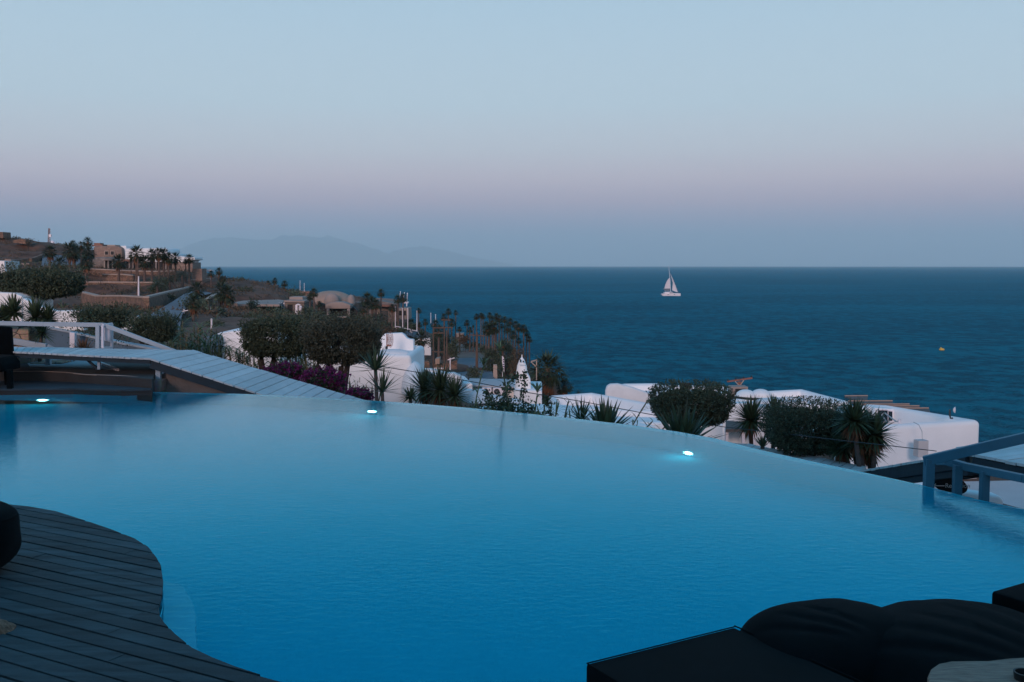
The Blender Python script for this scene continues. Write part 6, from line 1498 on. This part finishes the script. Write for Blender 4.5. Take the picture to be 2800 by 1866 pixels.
sh5 = thing('stone_house', 'long low taupe building on the ridge, against the sea', 'house', P(670, 790, 225)); sp('wall', [(634, 773), (680, 776), (712, 785), (712, 798), (634, 798)], 226, 4, 'taupe', 0, sh5); sp('wall', [(686, 784), (711, 784), (711, 794), (686, 794)], 225, .5, 'beige', 0, sh5)
sh6 = thing('stone_house', 'brown flat-roofed building with two white masts behind it', 'house', P(815, 815, 205)); sp('wall', [(803, 800), (845, 800), (843, 822), (803, 822)], 205, 5, 'beige', 0, sh6); sp('roof', [(800, 797), (846, 798), (846, 803), (800, 803)], 204.6, 6, 'redroof', 0, sh6)
sh7 = thing('white_building', 'tiny white and taupe buildings in front of the thin palms on the ridge', 'building', P(770, 812, 208)); sp('wall', [(748, 795), (755, 795), (755, 799), (748, 799)], 212, 2, 'hull', 0, sh7); sp('wall', [(760, 803), (776, 803), (776, 812), (760, 812)], 208, 3, 'beige', 0, sh7); sp('wall', [(715, 800), (800, 800), (800, 806), (715, 806)], 210, 2, 'taupe', 0, sh7)
def pole(label, px, y0, y1, D, r_=.07, m='hull', group='white flagpoles and masts', dx=0, name='flagpole', cat='flagpole'):
    t = thing(name, label, cat, P(px, y1, D), group); MB().tube([P(px, y1, D), P(px + dx, y0, D)], [r_, r_ * .7], 6).build('pole', M[m], t); MB().lathe(P(px + dx, y0, D), [(r_, 0), (r_ * 1.1, r_), (.001, r_ * 2)], 6).build('finial', M[m], t)
for a_ in [('tall white mast rising against the sea, left of two', 820.5, 769, 800, 205), ('shorter white mast rising against the sea, right of two', 832, 776, 800, 205), ('white flagpole left of the shore house window block', 1081, 841, 896, 150), ('white flagpole before the middle of the shore house window block', 1101, 845, 900, 149),
           ('white flagpole at the right corner of the shore house', 1115, 845, 903, 148), ('white flagpole standing next to a thin palm against the sea', 1140, 852, 907, 147), ('short white pole behind the palm clump, left of the pair', 1178, 858, 885, 165, .08), ('short white pole behind the palm clump, right of the pair', 1191, 862, 885, 165, .08),
           ('slanting white pole on the shore house, rightmost of three', 1112, 804, 838, 172, .1), ('thin slanting white pole on the shore house, leftmost of three', 1093, 799, 815, 174, .08), ('thin slanting white pole on the shore house, middle of three', 1104, 802, 815, 174, .08)]: pole(*a_, dx=2 if 'slant' in a_[0] else 0)
for k, (x, y) in enumerate([(1083, 893), (1104, 898), (1126, 903)]):
    t = thing('barrier', '%s white tube barrier along the ramp below the flagpoles' % ['left', 'middle', 'right'][k], 'barrier', P(x + 9, y + 8, 146), 'white barriers below the flagpoles'); mb = MB()
    mb.tube([P(x, y + 8, 146), P(x, y, 146), P(x + 18, y + 3, 146), P(x + 18, y + 11, 146)], .055, 6); mb.build('tube', M['hull'], t)
for k in range(6):
    x = 549 + k * 5.2; setp(MB().bar(P(x, 853 - k * .8, 119), P(x, 848 - k * 1.6, 119), .09).build('stake', M['hull']), '%s white stake from the left above the low stone wall' % ORD[k], 'stake', 'white stakes by the grey road')
nr_ = thing('handrail', 'small white railing beside the grey road, left of the palm trunk', 'railing', P(505, 856, 105), None); mb = MB(); mb.bar(P(497, 852, 105), P(514, 849, 105), .09); mb.bar(P(503, 858, 105), P(503, 846, 105), .09); mb.build('rail', M['hull'], nr_)
# lot walls, utility poles and small things behind the houses
plain('bluish white wall behind the palm with the thick brown skirt', 'wall', 'white_wall', [(1126, 930), (1178, 924), (1178, 972), (1126, 972)], 132, .5, 'blue_wall' if 0 else 'white_roof')
plain('low brown stone wall right of the big white house', 'stone wall', 'stone_wall', [(1140, 990), (1173, 989), (1176, 1012), (1140, 1012)], 112, .5, 'stone')
plain('brown stone wall behind the white T-shaped post', 'stone wall', 'stone_wall', [(1186, 996), (1212, 994), (1232, 990), (1250, 985), (1250, 1010), (1186, 1014)], 110, .5, 'stone')
plain('small pale hut between the utility poles', 'hut', 'hut', [(1190, 982), (1202, 980), (1203, 996), (1190, 996)], 109, 2, 'beige')
plain('square stone gate pillar at the foot of the palm grove', 'pillar', 'stone_pillar', [(1349, 998), (1359, 998), (1360, 1040), (1348, 1040)], 108, .5, 'coping')
plain('brown hut wall at the end of the hedge by the sea', 'wall', 'stone_wall', [(1247, 912), (1268, 912), (1266, 936), (1247, 936)], 160, 2, 'taupe')
crossarm('utility_pole', 'left wooden pole of the electricity frame, with three crossarms', 1185, 885, 1015, 104, [(1183, 897, 1216, 897), (1186, 911, 1213, 911), (1181, 962, 1217, 963)])
crossarm('utility_pole', 'tallest wooden pole of the electricity frame, in its middle', 1215, 872, 1022, 103, [(1207, 875, 1232, 876), (1205, 896, 1238, 896)])
crossarm('utility_pole', 'right wooden pole of the electricity frame, without a crossarm', 1222, 903, 1024, 102, [])
crossarm('utility_pole', 'lone wooden pole with one crossarm before the gravel lot', 1304, 908, 1036, 108, [(1281, 916, 1326, 919)], w=.3)
tp = thing('sign_post', 'white T-shaped post before the brown stone wall', 'post', P(1231, 1012, 104)); mb = MB(); mb.bar(P(1231, 1012, 104), P(1231, 979, 104), .12); mb.bar(P(1223, 985, 104), P(1243, 979, 104), .1); mb.build('post', M['hull'], tp)
gt = thing('gate', 'low white gate rail at the foot of the electricity frame', 'gate', P(1200, 1015, 104)); mb = MB(); mb.bar(P(1187, 1008, 104), P(1212, 1008, 104), .14); mb.bar(P(1193, 1008, 104), P(1193, 1018, 104), .12); mb.build('rail', M['hull'], gt)
fb = thing('banner', 'tall narrow white feather banner with dark blue marks, at the foot of the grove', 'banner', P(1374, 1030, 100)); MB().tube([P(1374, 1032, 100), P(1373.5, 974, 100)], .035, 6).build('pole', M['hull'], fb)
n_ = 12; v = []; f = []
for i in range(n_ + 1):
    y = 975 + 46 * i / n_; w = [2, 3.6, 4.6, 5, 5, 5, 5, 5, 5, 5, 5, 4.4, 3][i]; d_ = .04 * math.sin(i)
    v += [P(1374, y, 100) + V3((0, d_, 0)), P(1374 + w, y + 1, 100) + V3((0, -d_, 0)), P(1374 + w, y + 1, 100.02) + V3((0, -d_, 0)), P(1374, y, 100.02) + V3((0, d_, 0))]
for i in range(n_):
    a0, b0 = 4 * i, 4 * i + 4
    for k in range(4): f.append((a0 + k, a0 + (k + 1) % 4, b0 + (k + 1) % 4, b0 + k))
MB().quadmesh(v, f).build('cloth', M['hull'], fb); mk = mat('blue_marks', (.02, .03, .12), .8, .05)
for i, y in enumerate((984, 990, 997, 1003, 1009)): MB().box(P(1376.6 + (i % 2) * .6, y, 99.93), (.10, .01, .14), m=Matrix.Rotation(.5 * (-1) ** i, 3, 'Y')).build('mark', mk, fb)
wb = thing('wooden_bracket', 'small pinkish wooden triangle frame between the chimney and the large ragged palm', 'frame', P(1468, 1010, 76)); mb = MB(); mb.bar(P(1452, 989, 76), P(1467, 985, 76), .08); mb.bar(P(1467, 983, 76), P(1467, 1005, 76), .08); mb.bar(P(1452, 990, 76), P(1467, 1004, 76), .07); mb.bar(P(1467, 1000, 76), P(1467, 1040, 76), .08); mb.build('frame', M['coping'], wb)

# ---------------------------------------------------------------- catamaran and buoy
B0 = G(1835, 809.5, SEA); k_ = B0.y / F
def S_(px, py, dy=0): return V3((B0.x + (px - 1835) * k_, B0.y + dy, B0.z + (809.5 - py) * k_))
ct = thing('catamaran', 'white catamaran under sail on the open sea, mast reaching the horizon', 'sailboat', B0)
for dy in (-2.6, 2.6):
    mb = MB(); st_ = [(1811.5, 1.2, 803.5, .30), (1816, 1.5, 803, .55), (1830, 1.6, 802.8, .65), (1848, 1.5, 802.6, .60), (1856, 1.0, 802.4, .35), (1859, .5, 802.4, .12)]; v = []; f = []
    for x, h_, yt, w in st_:
        for (ww, yy) in ((-w, yt), (w, yt), (w * .8, 807), (w * .35, 811), (-w * .35, 811), (-w * .8, 807)): v.append(S_(x, yy, dy + ww))
    for i in range(len(st_) - 1):
        for q_ in range(6): f.append((6 * i + q_, 6 * i + (q_ + 1) % 6, 6 * i + 6 + (q_ + 1) % 6, 6 * i + 6 + q_))
    f += [tuple(range(6))[::-1], tuple(range(len(v) - 6, len(v)))]
    hl = mb.quadmesh(v, f).build('hull', M['hull'], ct, smooth=40)
    for x in (1824, 1841): MB().box(S_(x + 1, 805.5, dy - .62), (.9, .06, .25)).build('porthole', M['dark'], hl)
slab([S_(1815, 803, -2.6), S_(1816, 799, -2.6), S_(1822, 798.5, -2.6), S_(1836, 798.5, -2.6), S_(1841, 802, -2.6), S_(1842, 803, -2.6)], 5.0).build('cabin', M['hull'], ct, bevel=.12, smooth=40)
slab([S_(1829, 800, -2.68), S_(1839, 800.5, -2.68), S_(1840, 802, -2.68), S_(1829, 802, -2.68)], .1).build('window', M['dark'], ct)
slab([S_(1817, 803.2, -2.2), S_(1853, 803.2, -2.2), S_(1853, 804.5, -2.2), S_(1817, 804.5, -2.2)], 4.4).build('bridge_deck', M['hull'], ct)
slab([S_(1817, 793.5, -1.8), S_(1829, 793.5, -1.8), S_(1829, 795, -1.8), S_(1817, 795, -1.8)], 3.4).build('bimini', M['taupe'], ct)
for x in (1818, 1828): MB().bar(S_(x, 795, -1.7), S_(x, 799, -1.7), .08).build('bimini_post', M['hull'], ct)
MB().tube([S_(1833.5, 799), S_(1831.5, 765), S_(1827.6, 728)], [.16, .15, .09], 8).build('mast', M['hull'], ct)
MB().tube([S_(1833, 791.5), S_(1813, 790.5)], .22, 8).build('boom', M['taupe'], ct)
def sail(pts, dep, name):
    n = len(pts); v = [S_(x, y, d) for x, y, d in pts]; cx = sum((p for p in v), V3((0, 0, 0))) / n + V3((0, dep, 0))
    vv = [cx] + v; vv += [p + V3((0, .04, 0)) for p in vv]; f = []
    for i in range(n): a, b = 1 + i, 1 + (i + 1) % n; f += [(0, a, b), (n + 1, n + 1 + b, n + 1 + a), (a, n + 1 + a, n + 1 + b, b)]
    MB().quadmesh(vv, f).build(name, M['sail'], ct, smooth=60)
sail([(1830.2, 760, 0), (1826.5, 764, .2), (1822.5, 771, .5), (1819.5, 779, .8), (1817.2, 789.5, 1.0), (1832.6, 789.5, 0), (1831.6, 775, 0)], .6, 'mainsail')
sail([(1832.0, 748, 0), (1836.5, 757, 0), (1844, 774, 0), (1853, 799.5, 0), (1845, 797.5, .8), (1838.5, 794.5, 1.2), (1839, 785, 1.0), (1840, 772, .6), (1836, 758, .2)], .5, 'jib')
MB().tube([S_(1829.5, 745), S_(1857, 802)], .03, 5).build('forestay', M['grey_metal'], ct)
ellip(S_(1808.5, 804.8), (.35, .3, .3), zc=1).build('fender', M['hull'], ct, smooth=80)
by = G(2575, 958, SEA); bo = thing('buoy', 'yellow buoy floating alone on the sea at the right', 'buoy', by)
ellip(by + V3((0, 0, .12)), (.62, .5, .36), zc=1).build('float', M['yellow'], bo, smooth=80); MB().lathe(by + V3((-.2, 0, .4)), [(.2, 0), (.12, .22), (.03, .3)], 10).build('cap', M['yellow'], bo)
